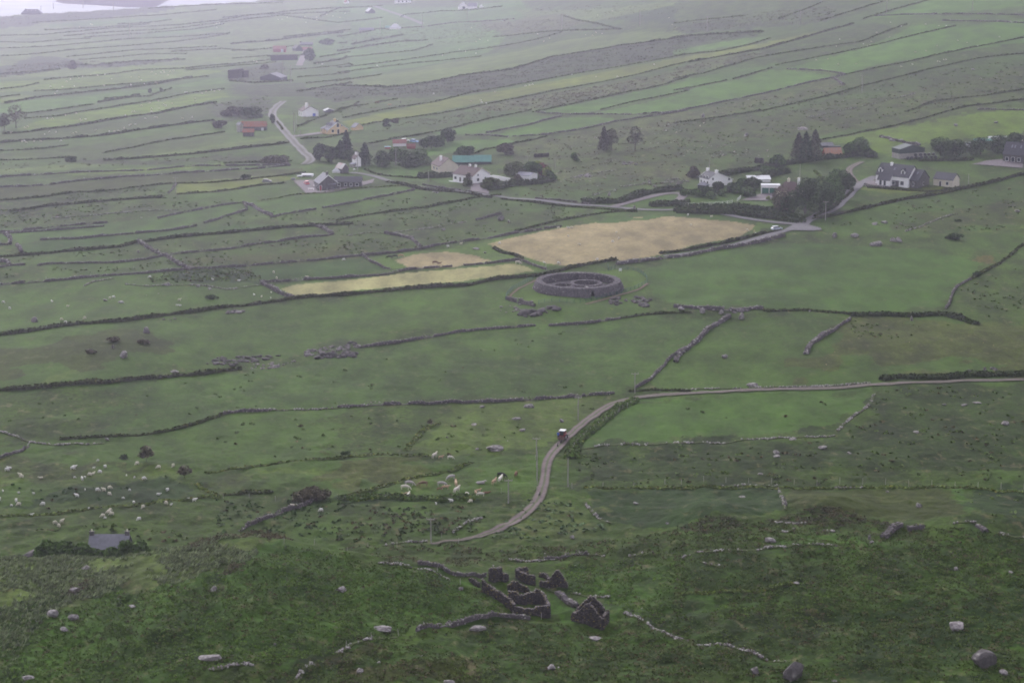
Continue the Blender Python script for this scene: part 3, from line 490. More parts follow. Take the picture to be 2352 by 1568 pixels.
LINES = '''
H A220,155 500,140 800,120 1100,102 1450,70
H A430,245 800,215 1100,200 1500,150 1900,105 B0,155 300,122
H A790,165 1000,155 1150,135
H A0,242 300,235 520,215 760,190
H A760,190 900,185 1200,170 1480,140 1720,100 2000,93 2352,80
H A0,285 220,288 420,268 600,262
H A560,255 760,240 1000,225 1300,200 1500,165
H A0,328 300,315 600,290 840,265 1100,255 1350,240 1540,225
H A0,380 250,365 500,335 640,325 860,310 1100,290 1350,260 1530,232
H A450,385 700,360 900,340 1150,330 1450,315
B A1550,300 1650,288 1850,275 1950,260 2100,242 2300,222
B A450,440 650,440 900,415 1240,402
H A530,405 800,385 1000,365 1250,365
B A0,500 200,490 400,468
H A300,540 500,520 750,500 950,472 1250,462 1560,432 1830,402
H A1250,475 1500,450 1850,420
H A230,615 500,600 800,570 1000,560 1250,530 1400,515
H A0,602 150,586 260,560
B A40,695 250,660 500,630 800,600 1050,568 1290,522
H A0,655 130,640
H A160,765 350,745 620,705
B A660,690 850,660 930,640
H A700,662 1000,650 1150,595
H A170,800 400,780 620,740 900,700 1100,665 1300,625 1500,600
B A20,905 250,880 500,850 700,815 850,790 1050,765 1250,722 1450,692
B A0,962 300,940 550,925 800,900 1050,860 1300,825 1430,812
H A0,1020 300,1000 450,980
H A690,1030 900,990 1150,940 1330,915 1500,890
H A0,1080 200,1075 500,1062
B A700,1078 1000,1062 1250,1040 1500,1015 1700,990 1930,960
W A0,1195 200,1182 500,1162 900,1148 1300,1122 1950,1106
W A560,1207 900,1190 1200,1168 1500,1150 1950,1112
W A0,1262 300,1245 520,1215 700,1200
H A0,1345 300,1320 600,1290 900,1260 1200,1235 1450,1225 1800,1190 2040,1162
B A60,1422 350,1385 700,1352 1080,1335
H A1190,1310 1450,1290 1700,1250 1900,1225
K A1740,1352 1950,1315 2200,1292 B0,1278 200,1262 430,1248
L A350,1468 600,1450 900,1425 1200,1405
W A1060,1465 1260,1420 1500,1380 1630,1360 1660,1400
M A1640,1368 1700,1390 1760,1425 1830,1452
W A1370,1500 1450,1475 1600,1430 1660,1410
W A1820,1465 1900,1440 2120,1410
W A2170,1400 2352,1370 B180,1350 350,1310 520,1275
W A0,1562 300,1535 560,1510 720,1496
W D270,105 500,95 860,65 1100,40 1320,10
W D0,60 150,50 400,35 700,10
M D110,138 150,188
M D40,65 75,98 65,135
W D0,135 60,136
B D0,215 250,195 500,175 800,150 900,120 1200,85 1500,60 1900,20 2352,-5
M D925,112 990,157 1040,182 1120,212 1200,262 1290,302
W D1140,200 1500,165 1800,120 2050,82 2200,75 2240,65
M D2240,65 2180,30 2080,-2
W D250,277 300,267 700,257 1000,227 1100,207
W D0,290 60,277 170,272
M D0,246 50,250 65,276
W D0,400 300,380 700,347 1000,322 1400,297 1800,262 2352,212 E200,202 400,182 600,152 800,118 1000,98 1200,58 1500,12
H B1200,1555 1500,1482 1800,1432 2000,1412
L D560,415 620,385 760,360
L D840,405 1000,412 1150,400 1350,405 1530,432 1750,402
M D1752,385 1850,440 1965,492
W D1760,382 2000,367 2352,347 E300,337 460,307 600,292 770,282
W E850,272 1000,262 1230,242 1300,272 1400,302
B E1060,155 1110,190 1200,212 1230,240
W E165,200 220,250 300,290 350,297
M E320,55 420,70 490,92 560,147
L E70,70 200,50 320,55
L E380,45 550,25 700,10
L B360,1560 600,1530 860,1487
W B930,1477 1100,1442
B D0,747 400,692 800,647 1100,607 1500,557 1800,522 2100,487 2352,470
B E0,480 300,452 600,422 900,402 1100,362 1400,332 1550,292 1700,267 1870,242
M E1870,268 2000,250 2200,222 2352,208 F200,182 400,152 560,117 740,75
B E2160,192 2352,172 F200,150 400,110 560,68 700,42
W E130,830 400,787 800,722 1100,697 1330,680
W E1420,682 1600,667 1900,632
H E1880,630 2100,602 2352,590
W E0,1222 400,1207 800,1192 1200,1177 1500,1157 1860,1132
W D1480,1282 1550,1262 1800,1252
L D1800,1250 2352,1222
L D190,1462 400,1477 700,1472
H D400,1440 800,1425 1100,1380 1300,1340 1480,1292
L D0,1387 150,1432 220,1467
W D0,1562 150,1512 200,1482
B D0,1108 300,1098 700,1068 1100,1018 1400,988 1600,972
M F0,922 60,852 150,782 220,712 300,652 370,612
W E2000,1100 2100,1042 2200,942 2250,885 2300,850
M F880,872 920,802 1000,752 1060,722
W F1060,722 1110,682 1180,632
M F0,552 200,562 400,572 600,562
H F600,577 860,572 1200,602
L F850,562 920,582
Q F1180,612 1400,602 1600,612 1800,602 1900,622 2020,662
W F1830,562 1860,492 1900,412 1990,362
H F1990,362 2140,282 2200,242 2300,162 2352,132
L F0,1112 500,1097 1000,1082 1320,1067
Q F1400,1052 1500,1032 1800,1032 2100,1012 2352,1002
H E1960,1122 2150,1112 2352,1117
L F1350,1132 1320,1192 1250,1262 1150,1332 1080,1392
L F0,1467 400,1452 800,1432 1080,1412
L E1610,1507 1800,1492 2352,1472
V E1990,1178 1900,1218 1750,1338 1620,1448 1560,1535 H1560,60
L I710,262 730,332 755,402
L I330,247 700,242
L I990,252 1270,260
K I0,252 400,256 900,252 1400,256 1850,262 2352,285
K H1650,267 2000,262 2352,250
L I680,477 800,492 920,497
L I50,717 400,687 700,657 900,647 1100,652
M I1400,592 1480,545 1530,528
M I1570,547 1680,537
L I1870,502 2040,492
M I2050,508 2100,547
L I2180,562 2352,577
L H1150,747 1330,747 1480,737
W H1390,740 1480,735 1600,717 1680,715
L H1680,718 1800,717
L H1950,712 2050,692 2120,697
L H270,762 400,782 560,827 760,882
W H540,792 700,812 800,850 1000,852
L H0,1347 130,1297 400,1252
W H530,1227 620,1197 820,1157 1050,1137 1290,1137
L G1980,1567 2040,1482 2110,1437
L G2250,1352 2352,1327
L G1400,1502 1700,1457
L H1400,942 1480,972
M H1480,972 1540,1022 1610,1065
L H1570,962 1700,972 1830,987
L H1930,1112 2050,1172 2200,1242 2352,1297
L I0,1265 150,1302 380,1322 600,1392 750,1412
W G1600,547 1750,492 1900,422 2050,367 2100,347
L H770,562 860,512 970,457
L H1670,357 1720,432 1780,472 1840,492
L H300,637 600,622
K G0,460 300,430 600,405 900,375 1200,340 1450,310
K G1330,230 1440,292
H G1500,292 1800,282
K G1380,155 1700,120 2000,85 2352,55 H300,30 600,40
V H0,332 300,322 600,327 900,322
K H30,312 250,262 500,192 800,132 900,92
K I0,990 400,950 560,940 800,917
L I720,560 810,525
L I980,552 1080,546
L I180,765 320,792
H C0,160 200,135 460,110
H C700,130 900,60 1000,15
H C980,145 1150,90 1400,15
H C1270,130 1450,75 1700,5
W C1350,110 1600,100 1850,98 2352,105
W C1800,142 2352,157
B C0,252 200,237 600,217
H C0,376 300,346 500,305 640,262
B C100,420 400,367 600,332 850,262 1060,202 1200,162
H C0,532 200,492 560,387 900,332 1260,282 1480,192 1560,167
H C680,442 1000,377 1280,322 1600,242 1880,177
H C0,612 350,542
H C400,530 650,462
W C760,465 1000,477 1150,502
W C0,750 400,672 800,582 1150,502
H C1150,502 1500,432 1700,387 2000,322 2352,252
M C1080,532 1140,572
H C0,832 300,792 600,742 1000,652 1300,572 1700,472 2050,392 2352,362
L C900,792 1500,662 1620,632
H C1560,752 1750,682 2100,642 2352,602
H C880,962 1300,882 1700,792 1950,722 2352,672
W C2040,742 2352,742
M C1390,922 1550,962 1650,982
B C930,1478 1150,1432 1500,1352 1900,1282 2352,1172
T C300,1182 600,1132 900,1082 1290,1042
T C0,1405 400,1408 650,1420 850,1480
T C20,1432 400,1445 700,1475 850,1500
H B440,102 700,77 1100,47
W B250,197 560,182 800,152 1150,132
B B0,295 60,290
B B90,302 250,272 440,237
B B0,347 200,312 420,282 600,272
H B60,387 300,362 520,342 640,302
H B0,457 200,437 500,397 800,352 1100,312 1340,267 1500,222
H B0,490 300,452 500,427 850,392 960,382
H B0,547 300,502
H B250,692 400,667
H B0,732 200,702
H B40,792 300,742 650,687 900,622 1250,562 1600,497 2000,432 2352,367
H B100,852 400,802 700,762 1100,682 1500,602 1950,517 2352,417
H B860,837 1050,792 1300,742
H B1300,757 1500,717 1800,652 2100,592 2352,522
W B1340,757 1550,772 1800,772 2000,772 2352,742
H B1770,737 2000,682 2352,612
W B1000,892 1260,847 1500,782
W B860,912 1000,912 1150,922
W B1170,917 1400,907 1700,862 1900,812 2352,742
H B200,972 500,912 700,882 850,840
H B900,1032 1100,982 1400,922
H B0,1482 260,1432 600,1392 900,1332 1080,1312
T B1050,1272 1250,1242 1430,1222
T B540,1192 770,1182
H B180,1142 330,1182 520,1192
W B570,1242 750,1272 900,1292
W B1330,1342 1500,1352 1700,1376
L B1640,1337 1870,1277
T B1640,1367 1900,1362 2100,1302 2300,1272
L B1530,1207 1700,1162 1900,1142
T B2100,1387 2352,1372
T C0,1418 300,1425 600,1452 840,1492
T C450,1235 640,1190 760,1160
B B330,1228 600,1276 900,1306 1020,1332
H B1090,1338 1400,1372 1700,1402 2000,1428
B C940,1462 1060,1400 1130,1345 1190,1285
B C1300,1262 1700,1290 1950,1270
T C1250,1045 1340,1050
B C1640,1085 2000,1080
L C1560,1560 1700,1500 1900,1440
H A1560,345 1800,330 2060,302
H A2150,388 2352,352
B A2110,432 2300,402 B60,385
H A1950,472 2352,432 B100,442
H A2000,522 2352,490 B0,490
H A2060,562 2352,530 B0,548
H A1900,252 2352,202
H A1500,122 2000,72 2352,52
H A2150,115 B0,60 300,40
B A2000,620 2352,560 B100,560
H B0,250 250,205
H A1560,395 1900,372
H A1000,60 1500,30 1900,20
H A300,205 700,185 1000,165
H A1150,350 1500,330 1700,345
W C1280,1240 1300,1262 1420,1268
H A1500,1100 1950,1085
B A1540,545 1700,560 1960,545
B A1800,380 1950,385 2030,375
B B830,510 1170,470 1450,384 1900,310 2352,248
B B0,578 350,588 600,560 830,512
H B1520,110 1900,200 1400,215 1050,250
L B2100,1230 1900,1255 2352,1215
W A1130,1300 1185,1245
H A1860,820 1900,880
H A2000,850 2352,720 B140,690
H A2020,935 2200,925 2352,895
H C0,1265 250,1310 400,1290
K E690,1330 600,1360 470,1500
K C1000,1225 950,1150
'''
SPEC = {'W': ('stone_wall', .85, .6, .34), 'M': ('stone_wall', 1.15, 1.4, .55), 'L': ('ruined_wall', .5, .9, .36)}
HS = {'H': ('hedgerow', .62, 1.0, 'H', .7, 'dark scruffy hedge'), 'B': ('hedgerow', 1.0, 1.35, 'B', .75, 'tall brambly hedge'), 'T': ('garden_hedge', 2.3, 3.4, 'G', .35, 'dense dark thicket'),
      'Q': ('hedgerow', 1.35, 2.8, 'G', .5, 'dark green gorse bank'), 'K': ('field_bank', .28, 1.3, 'K', .6, 'low grassy bank'), 'V': ('verge_hedge', .9, 3.0, 'V', .5, 'lush green verge thicket')}
WW = {'W': 'grey drystone wall', 'M': 'broad heaped boulder wall', 'L': 'tumbled pale stone line'}
for li, ln in enumerate(LINES.strip().splitlines()):
    k, s = ln.split(' ', 1); uv = parse(s); ext = list(uv)
    for e0, e1, end in ((uv[0], uv[1], 0), (uv[-1], uv[-2], 1)):      # fields go on past the sides of the view
        if (e0[0] < 3 or e0[0] > 2349) and e0[1] > 25:
            sg = -1 if e0[0] < 3 else 1; q = (e0[0]+sg*330, e0[1]+sg*330*float(np.clip((e0[1]-e1[1])/(e0[0]-e1[0]), -.16, .1))); ext = ext+[q] if end else [q]+ext
    pts = [hit(*p) for p in ext]; u = sum(p[0] for p in uv)/len(uv); v = sum(p[1] for p in uv)/len(uv)
    yy = np.mean([p[1] for p in pts]); far = 1+max(0, (yy-1300)/2600.)
    if k in SPEC:
        nm, h, w, st = SPEC[k]; o = stone_wall(pts, h*(1+.5*(far-1)), w, st, white={'W': .10, 'M': .18, 'L': .6}[k], gap={'L': .45}.get(k, 0), seed=li, moss=.12, name=nm)
        tag(o, None, 'wall', 'drystone walls between the fields', 'thing'); place_label(o, u, v, WW[k])
    else:
        nm, h, w, ck, cl, words = HS[k]; o = hedge(pts, h*far*1, w*far, ck, seed=li, clumpy=cl, name=nm)
        tag(o, None, 'hedge' if k != 'K' else 'bank', 'hedges and banks between the fields'); place_label(o, u, v, words)
# ---------------------------------------------------------------- buildings
W_WHITE = mat('white_render', (.86, .85, .86), .8, .05, .8); W_CREAM = mat('cream_render', (.60, .55, .45), .85, .08, .8); W_YEL = mat('yellow_render', (.70, .53, .31), .85, .08, .8)
W_STONE = mat('grey_stonework', (.10, .094, .097), .9, .45, 2.2, bump=.4); W_BLOCK = mat('concrete_block', (.34, .32, .30), .9, .2, 1.2); W_DARK = mat('dark_cladding', (.06, .065, .075), .7, .2, .8)
W_RED = mat('red_painted_wall', (.30, .06, .06), .8, .3, .8)
R_SLATE = mat('slate_roof', (.066, .066, .078), .75, .18, 1.5, spec=.15); R_PALE = mat('pale_slate_roof', (.19, .19, .22), .8, .15, 1.2, spec=.1); R_BROWN = mat('brown_tile_roof', (.085, .055, .056), .8, .15, 1.5)
R_WHITE = mat('white_sheet_roof', (.52, .53, .55), .9, .08, .6); R_GREEN = mat('green_sheet_roof', (.12, .27, .235), .7, .12, .5); R_RUST = mat('rusty_corrugated_roof', (.30, .095, .055), .85, .3, 1.1, col2=(.22, .15, .12), stretch=(1, .12, 1))
R_RED = mat('red_sheet_roof', (.28, .09, .085), .8, .25, .8, col2=(.26, .16, .15), stretch=(1, .15, 1)); R_GREY = mat('grey_sheet_roof', (.14, .14, .16), .6, .2, .8); R_DKG = mat('dark_green_cladding', (.035, .055, .05), .6, .15, .8)
GLASS = mat('window_glass', (.03, .035, .045), .15, .1, 1, spec=.8); FRAME = mat('white_frame', (.75, .75, .75), .6, .05, 1); DOORM = mat('dark_door', (.05, .04, .04), .6, .2, 1); DOORG = mat('green_garage_door', (.03, .13, .09), .6, .1, 1)
def house(name, label, cat, t, x, y, yaw, wa, wb, hw, hr, wm, rm, corner='R', L=None, D=None, ridge=.5, hwb=None, hip=0, flat=False, chim=(), wins=(), doors=(), dormers=(), sky=(), oh=.3, wings=(), parent=None, world=None, trim=None):
    X, Y = world if world else hit(*px(t, x, y)); s = math.hypot(X, Y, CAM_H)/8760.; ya = R(yaw)
    L = L*s if L else wa*s/max(.2, math.cos(ya)); D = D*s if D else wb*s/max(.2, abs(math.sin(ya))); hw *= s; hr *= s
    lx = L/2 if corner == 'R' else -L/2
    cx = X-(lx*math.cos(ya)+D/2*math.sin(ya)); cy = Y-(lx*math.sin(ya)-D/2*math.cos(ya)); z0 = pz(X, Y)
    if parent is None: root = tag(empty(name, cx, cy, z0, ya), label, cat)
    else:
        root = parent
    top = hw+hr; ry = -D/2+ridge*D; hb = hw if hwb is None else hwb*s
    def part(mb, nm, m, par=root, **k):
        o = mb.build(nm, m, None)
        if parent is None: o.parent = par
        else:
            Mw = Matrix.Translation((cx, cy, z0)) @ Matrix.Rotation(ya, 4, 'Z'); Pw = Matrix.Translation(root.location) @ Matrix.Rotation(root.rotation_euler[2], 4, 'Z')
            if par is root: o.data.transform(Pw.inverted() @ Mw); o.parent = root
            else: o.data.transform(Pw.inverted() @ Mw); o.parent = par
        return o
    b = MB(); zb = -2.5; hx = hip*D*.5
    if flat: b.box(-L/2, L/2, -D/2, D/2, zb, hw)
    else:
        V = []
        for sx in (-1, 1):
            V += [(sx*L/2, -D/2, zb), (sx*L/2, D/2, zb), (sx*L/2, D/2, hb), (sx*L/2, ry, hw if hip else top), (sx*L/2, -D/2, hw)]
        b.add(V, [(0, 1, 2, 3, 4), (9, 8, 7, 6, 5), (0, 4, 9, 5), (1, 6, 7, 2), (4, 3, 8, 9), (3, 2, 7, 8)])
    wall = part(b, 'wall', wm)
    r = MB(); th = .14
    if flat: r.box(-L/2-oh*.5, L/2+oh*.5, -D/2-oh*.5, D/2+oh*.5, hw+.003, hw+.22)
    else:
        e = oh; k1 = hr/max(.1, ry+D/2); k2 = (top-hb)/max(.1, D/2-ry)
        A = [(-D/2-e, hw-k1*e), (ry, top), (D/2+e, hb-k2*e)]
        for (y0, za), (y1, zc) in ((A[0], A[1]), (A[2], A[1])):
            xa = L/2+e; xb = L/2+e-hx
            if hip: xb = L/2-hx
            r.add([(-xa, y0, za+.01), (xa, y0, za+.01), (xb, y1, zc+.01), (-xb, y1, zc+.01), (-xa, y0, za+th), (xa, y0, za+th), (xb, y1, zc+th), (-xb, y1, zc+th)],
                  [(0, 3, 2, 1), (4, 5, 6, 7), (0, 1, 5, 4), (1, 2, 6, 5), (2, 3, 7, 6), (3, 0, 4, 7)])
        if hip:
            for sx in (-1, 1):
                xa = sx*(L/2+e); xb = sx*(L/2-hx); r.add([(xa, -D/2-e, hw-k1*e+th), (xa, D/2+e, hb-k2*e+th), (xb, ry, top+th)], [(0, 1, 2)])
    roof = part(r, 'roof', rm)
    if trim and not flat:
        for sx in (-1, 1):
            g = MB(); xq = sx*(L/2+oh)
            for (y0, za), (y1, zc) in ((A[0], A[1]), (A[1], A[2])):
                g.add([(xq, y0, za-.12), (xq, y1, zc-.12), (xq, y1, zc+th+.05), (xq, y0, za+th+.05), (xq+sx*.06, y0, za-.12), (xq+sx*.06, y1, zc-.12), (xq+sx*.06, y1, zc+th+.05), (xq+sx*.06, y0, za+th+.05)], [(0, 1, 2, 3), (7, 6, 5, 4), (0, 4, 5, 1), (3, 2, 6, 7)])
            part(g, 'bargeboard', trim)
    def opening(nm, side, u, zb_, w, h, m, fr=True, paneonly=False):
        f = MB(); p = MB()
        if side == 'F':
            c = -L/2+u*L; q = -D/2
            if fr: f.box(c-w/2-.12, c+w/2+.12, q-.05, q-.002, zb_-.15, zb_+h+.1)
            p.box(c-w/2, c+w/2, q-.08, q-.004, zb_, zb_+h)
        else:
            sg = 1 if side == 'G' else -1; c = -D/2+u*D; q = sg*L/2
            def bx(mb, a, bb, d0, d1, z0_, z1_):
                x0, x1 = sorted((q+sg*d0, q+sg*d1)); mb.box(x0, x1, a, bb, z0_, z1_)
            if fr: bx(f, c-w/2-.12, c+w/2+.12, .002, .05, zb_-.15, zb_+h+.1)
            bx(p, c-w/2, c+w/2, .004, .08, zb_, zb_+h)
        if fr and f.V: fo = part(f, nm, FRAME); part(p, 'pane' if nm == 'window' else 'leaf', m, par=fo)
        else: part(p, nm, m)
    for w_ in wins: opening('window', w_[0], w_[1], w_[2], w_[3], w_[4], GLASS)
    for d_ in doors: opening('door', d_[0], d_[1], 0, d_[2], d_[3], d_[4] if len(d_) > 4 else DOORM, fr=len(d_) < 6)
    for (u, v, w, h, cm) in chim:   # fraction along ridge, y offset from ridge (fraction of D), width, height above ridge
        c = MB(); xx = -L/2+u*L; yy = ry+v*D; zt = top+h; c.box(xx-w/2, xx+w/2, yy-w*.35, yy+w*.35, top-abs(v)*2*hr-.8, zt); c.box(xx-w/2-.08, xx+w/2+.08, yy-w*.35-.08, yy+w*.35+.08, zt+.002, zt+.15)
        co = part(c, 'chimney', cm); p = MB(); p.cyl((xx, yy, zt+.12), (xx, yy, zt+.6), .14, .11); part(p, 'chimney_pot', W_CREAM, par=co)
    for (u, f, w, h) in sky:
        k1 = hr/(ry+D/2); y0 = -D/2+f*(ry+D/2); z1 = hw+f*(ry+D/2)*k1+th; c = MB(); xx = -L/2+u*L; yb = y0+h
        c.add([(xx-w/2, y0, z1+.03), (xx+w/2, y0, z1+.03), (xx+w/2, yb, z1+h*k1+.03), (xx-w/2, yb, z1+h*k1+.03), (xx-w/2, y0, z1+.1), (xx+w/2, y0, z1+.1), (xx+w/2, yb, z1+h*k1+.1), (xx-w/2, yb, z1+h*k1+.1)], [(4, 5, 6, 7), (0, 1, 5, 4), (1, 2, 6, 5), (3, 0, 4, 7), (2, 3, 7, 6)])
        part(c, 'skylight', R_PALE)
    for (u, f, w, h, m, rr) in dormers:
        k1 = hr/(ry+D/2); y0 = -D/2+f*(ry+D/2)-.25; zb2 = hw+(y0+D/2)*k1; xx = -L/2+u*L; yb = ry; pk = w*.5
        c = MB(); c.add([(xx-w/2, y0, zb2-.6), (xx+w/2, y0, zb2-.6), (xx+w/2, y0, zb2+h), (xx, y0, zb2+h+pk), (xx-w/2, y0, zb2+h), (xx-w/2, yb, zb2-.6), (xx+w/2, yb, zb2-.6), (xx+w/2, yb, zb2+h), (xx, yb, zb2+h+pk), (xx-w/2, yb, zb2+h)], [(0, 1, 2, 3, 4), (1, 6, 7, 2), (5, 0, 4, 9)])
        dn = part(c, 'dormer', m)
        q = MB(); o_ = .22
        for sg in (-1, 1):
            q.add([(xx+sg*(w/2+o_), y0-o_, zb2+h-o_+.02), (xx, y0-o_, zb2+h+pk+.02), (xx, yb, zb2+h+pk+.02), (xx+sg*(w/2+o_), yb, zb2+h-o_+.02), (xx+sg*(w/2+o_), y0-o_, zb2+h-o_+.14), (xx, y0-o_, zb2+h+pk+.16), (xx, yb, zb2+h+pk+.16), (xx+sg*(w/2+o_), yb, zb2+h-o_+.14)], [(4, 5, 6, 7), (0, 1, 5, 4), (0, 4, 7, 3)])
        part(q, 'dormer_roof', rr, par=dn); g = MB(); g.box(xx-w*.22, xx+w*.22, y0-.06, y0-.003, zb2+.1, zb2+h+.15); part(g, 'dormer_window', GLASS, par=dn)
    root['_dims'] = (L, D, hw, hr)
    return root
def wing(par, t, x, y, yaw, **k):
    wa = k.pop('wa', 30); wb = k.pop('wb', 30); return house('', '', '', t, x, y, yaw, wa, wb, k.pop('hw'), k.pop('hr'), k.pop('wm'), k.pop('rm'), parent=par, **k)
HS_ = []
house('white_bungalow', 'white bungalow with maroon-brown roof and two white chimneys in front of the green-roofed barn', 'house', 'd', 900, 643, -42, 81, 68, 31, 27, W_WHITE, R_BROWN, trim=W_CREAM,
      chim=((.42, 0, .9, .9, W_WHITE), (.72, 0, .9, .9, W_WHITE)), wins=(('F', .13, 1.1, 1.3, 1.1), ('F', .60, 1.1, 1.6, 1.1), ('F', .84, 1.1, 1.3, 1.1), ('G', .30, .9, 1.3, 1.2), ('G', .30, 3.1, .7, .8), ('G', .72, 1.0, 1.0, 1.1)), doors=(('F', .37, 1.0, 2.1),))
house('garden_outbuilding', 'small white flat-fronted garage with pale blue-grey roof at the end of a white garden wall', 'garage', 'd', 1960, 590, -28, 52, 34, 22, 8, W_WHITE, R_PALE, doors=(('F', .25, 1.6, 2.0),))
house('cream_cottage', 'cream gabled cottage with brown roof and tall chimney beside the green-roofed barn', 'house', 'd', 275, 425, -66, 20, 73, 27, 29, W_CREAM, R_BROWN, L=88, chim=((.55, -.22, 1.1, .6, W_WHITE),), wins=(('F', .35, 1, 1.2, 1.1), ('F', .7, 1, 1.2, 1.1)))
gb = house('green_roofed_barn', 'long low barn with bright green sheet roof in two sections behind the white bungalow', 'barn', 'd', 1238, 262, 0, 65, 20, 10, 21, W_DARK, R_GREEN, D=52)
wing(gb, 'd', 912, 264, 0, wa=82, hw=10, hr=21, wm=W_DARK, rm=R_GREEN, D=52)
g = house('grey_bungalow', 'grey stone bungalow with pale hipped gable and long low slate wing', 'house', 'e', 892, 1035, -72, 21, 72, 28, 31, W_STONE, R_PALE, L=80, chim=((.75, .0, 1.2, 1.0, W_STONE),), wins=(('F', .3, .9, 1.2, 1.2), ('F', .75, .9, 1.2, 1.2)), doors=(('G', .08, .9, 2.1, W_RED),), trim=FRAME)
wing(g, 'e', 1995, 1000, 0, wa=108, hw=24, hr=17, wm=W_STONE, rm=R_SLATE, D=55, wins=(('F', .18, .9, 1.0, 1.1), ('F', .42, .9, 1.0, 1.1), ('F', .62, .9, .9, 1.1), ('F', .84, .9, 1.3, 1.1)))
wing(g, 'e', 1320, 1028, -6, wa=54, hw=19, hr=11, wm=W_STONE, rm=R_GREY, D=34, ridge=.95, hwb=28)
house('stone_hut', 'small cottage with red and pale green striped roof behind the grey bungalow', 'cottage', 'e', 1495, 610, -50, 28, 24, 20, 17, W_STONE, mat('striped_sheet_roof', (.42, .52, .50), .7, .2, .3, col2=(.42, .22, .22), stretch=(1, .05, 1)))
house('white_roofed_shed', 'low shed with white hipped roof touching the striped-roof cottage', 'shed', 'e', 1460, 600, -8, 34, 20, 8, 12, W_WHITE, R_WHITE, D=30, hip=.8)
house('tall_white_farmhouse', 'tall narrow white farmhouse half hidden by dark conifers behind the grey bungalow', 'house', 'e', 1838, 452, -68, 6, 22, 32, 14, W_WHITE, R_BROWN, L=40, chim=((.3, 0, .9, .8, W_WHITE), (.8, 0, .9, .8, W_WHITE)), wins=(('F', .3, .8, .8, 1), ('F', .7, .8, .8, 1)))
house('lean_to_shed', 'tiny grey shed with pale monopitch roof beside the tall white farmhouse', 'shed', 'e', 1800, 470, -20, 16, 8, 12, 4, W_BLOCK, R_PALE, D=16, ridge=.9)
w = house('white_gabled_cottage', 'white gabled cottage with tall chimney and blue doorway above the yellow house', 'house', 'i', 405, 583, -66, 13, 61, 22, 18, W_WHITE, R_BROWN, L=50, chim=((.7, -.16, 1.6, 1.6, W_WHITE),), wins=(('F', .3, .9, 1, 1.2), ('F', .7, .9, 1, 1.2)), doors=(('G', .72, 1.8, 1.6, mat('blue_door', (.10, .16, .55), .6, .1, 1)),))
house('open_white_shelter', 'small open shelter with shallow white roof right of the white gabled cottage', 'shelter', 'i', 1010, 470, -70, 20, 34, 7, 7, W_DARK, R_WHITE, L=24)
yh = house('yellow_house', 'yellow dormer house with pale slate roof beside the winding lane', 'house', 'i', 1092, 1072, -62, 25, 75, 18, 28, W_YEL, R_PALE, chim=((.45, 0, 1.3, 1.3, W_YEL), (.95, 0, 1.2, 1.0, W_STONE)), trim=FRAME,
      wins=(('G', .24, 1.0, 1.2, 1.3), ('G', .50, 3.6, 1.3, 1.6), ('G', .70, 3.9, .5, .9), ('F', .8, 1, 1.0, 1.3)), doors=(('G', .52, 1.1, 2.3),), dormers=((.62, .35, 1.8, 1.0, W_WHITE, R_PALE), (.25, .35, 1.8, 1.0, W_WHITE, R_PALE)))
wing(yh, 'i', 950, 1055, -60, wa=6, hw=20, hr=7, wm=W_YEL, rm=R_PALE, L=18, D=32, wins=(('F', .5, 1, .8, 1.5),))
house('yellow_garage', 'small yellow garage with pale roof right of the yellow house', 'garage', 'i', 1808, 962, -48, 16, 32, 12, 14, W_YEL, R_PALE)
rb = house('red_roofed_barn', 'old stone barn with long rusty red sheet roof left of the winding lane', 'barn', 'k', 1545, 690, 0, 101, 30, 17, 17, W_STONE, R_RUST, D=38, doors=(('F', .86, 1.0, 1.4, R_WHITE),), wins=())
wing(rb, 'k', 1075, 900, 0, wa=42, hw=17, hr=11, wm=W_STONE, rm=R_RUST, D=26)
wing(rb, 'k', 560, 760, -50, wa=14, hw=30, hr=8, wm=W_BLOCK, rm=R_GREY, D=16)
house('pink_roofed_shed', 'shed with faded pink-red roof and white gable end among the trees by the green barn', 'shed', 'l', 1330, 470, 2, 52, 20, 13, 11, W_WHITE, R_RED, D=26)
house('small_red_shed', 'small dark red shed wedged between bushes behind the cream cottage', 'shed', 'l', 1720, 600, 6, 32, 14, 10, 8, W_RED, mat('dull_red_roof', (.20, .07, .06), .8, .2, 1), D=20)
house('slate_shed', 'bluish slate-roofed shed behind dark shrubs above the small red shed', 'shed', 'l', 2150, 470, -30, 26, 12, 12, 12, W_STONE, R_SLATE)
house('red_blue_container', 'low red trailer with pale blue top left of the pink-roofed shed', 'trailer', 'l', 660, 580, 5, 22, 6, 7, 1, W_RED, mat('pale_blue_top', (.35, .5, .62), .6, .1, 1), D=9, flat=True)
house('dark_gabled_barn', 'broad low dark barn with grey roof seen gable-on above the winding lane', 'barn', 'j', 1318, 960, 72, 15, 86, 11, 15, W_DARK, R_PALE, corner='L', L=60)
house('red_walled_barn', 'red-walled barn with bright red roof and white door in the far fields', 'barn', 'j', 1430, 292, 0, 50, 20, 13, 11, W_RED, R_RED, D=26, doors=(('F', .72, 2.4, 3.2, R_WHITE),))
house('dark_gabled_shed', 'dark gabled shed between the two bright red roofs', 'shed', 'j', 1660, 265, -60, 12, 26, 10, 12, W_DARK, R_SLATE, L=30)
house('long_red_roof_shed', 'long low shed with pale red roof right of the red-walled barn', 'shed', 'j', 2040, 262, 0, 58, 12, 5, 9, W_DARK, R_RED, D=22)
house('grey_roofed_cottage', 'faint grey-roofed cottage with one chimney beyond the bright red roofs', 'cottage', 'j', 2060, 135, 0, 50, 12, 5, 7, W_STONE, R_PALE, D=18, chim=((.05, 0, 1.6, 1.2, W_STONE),))
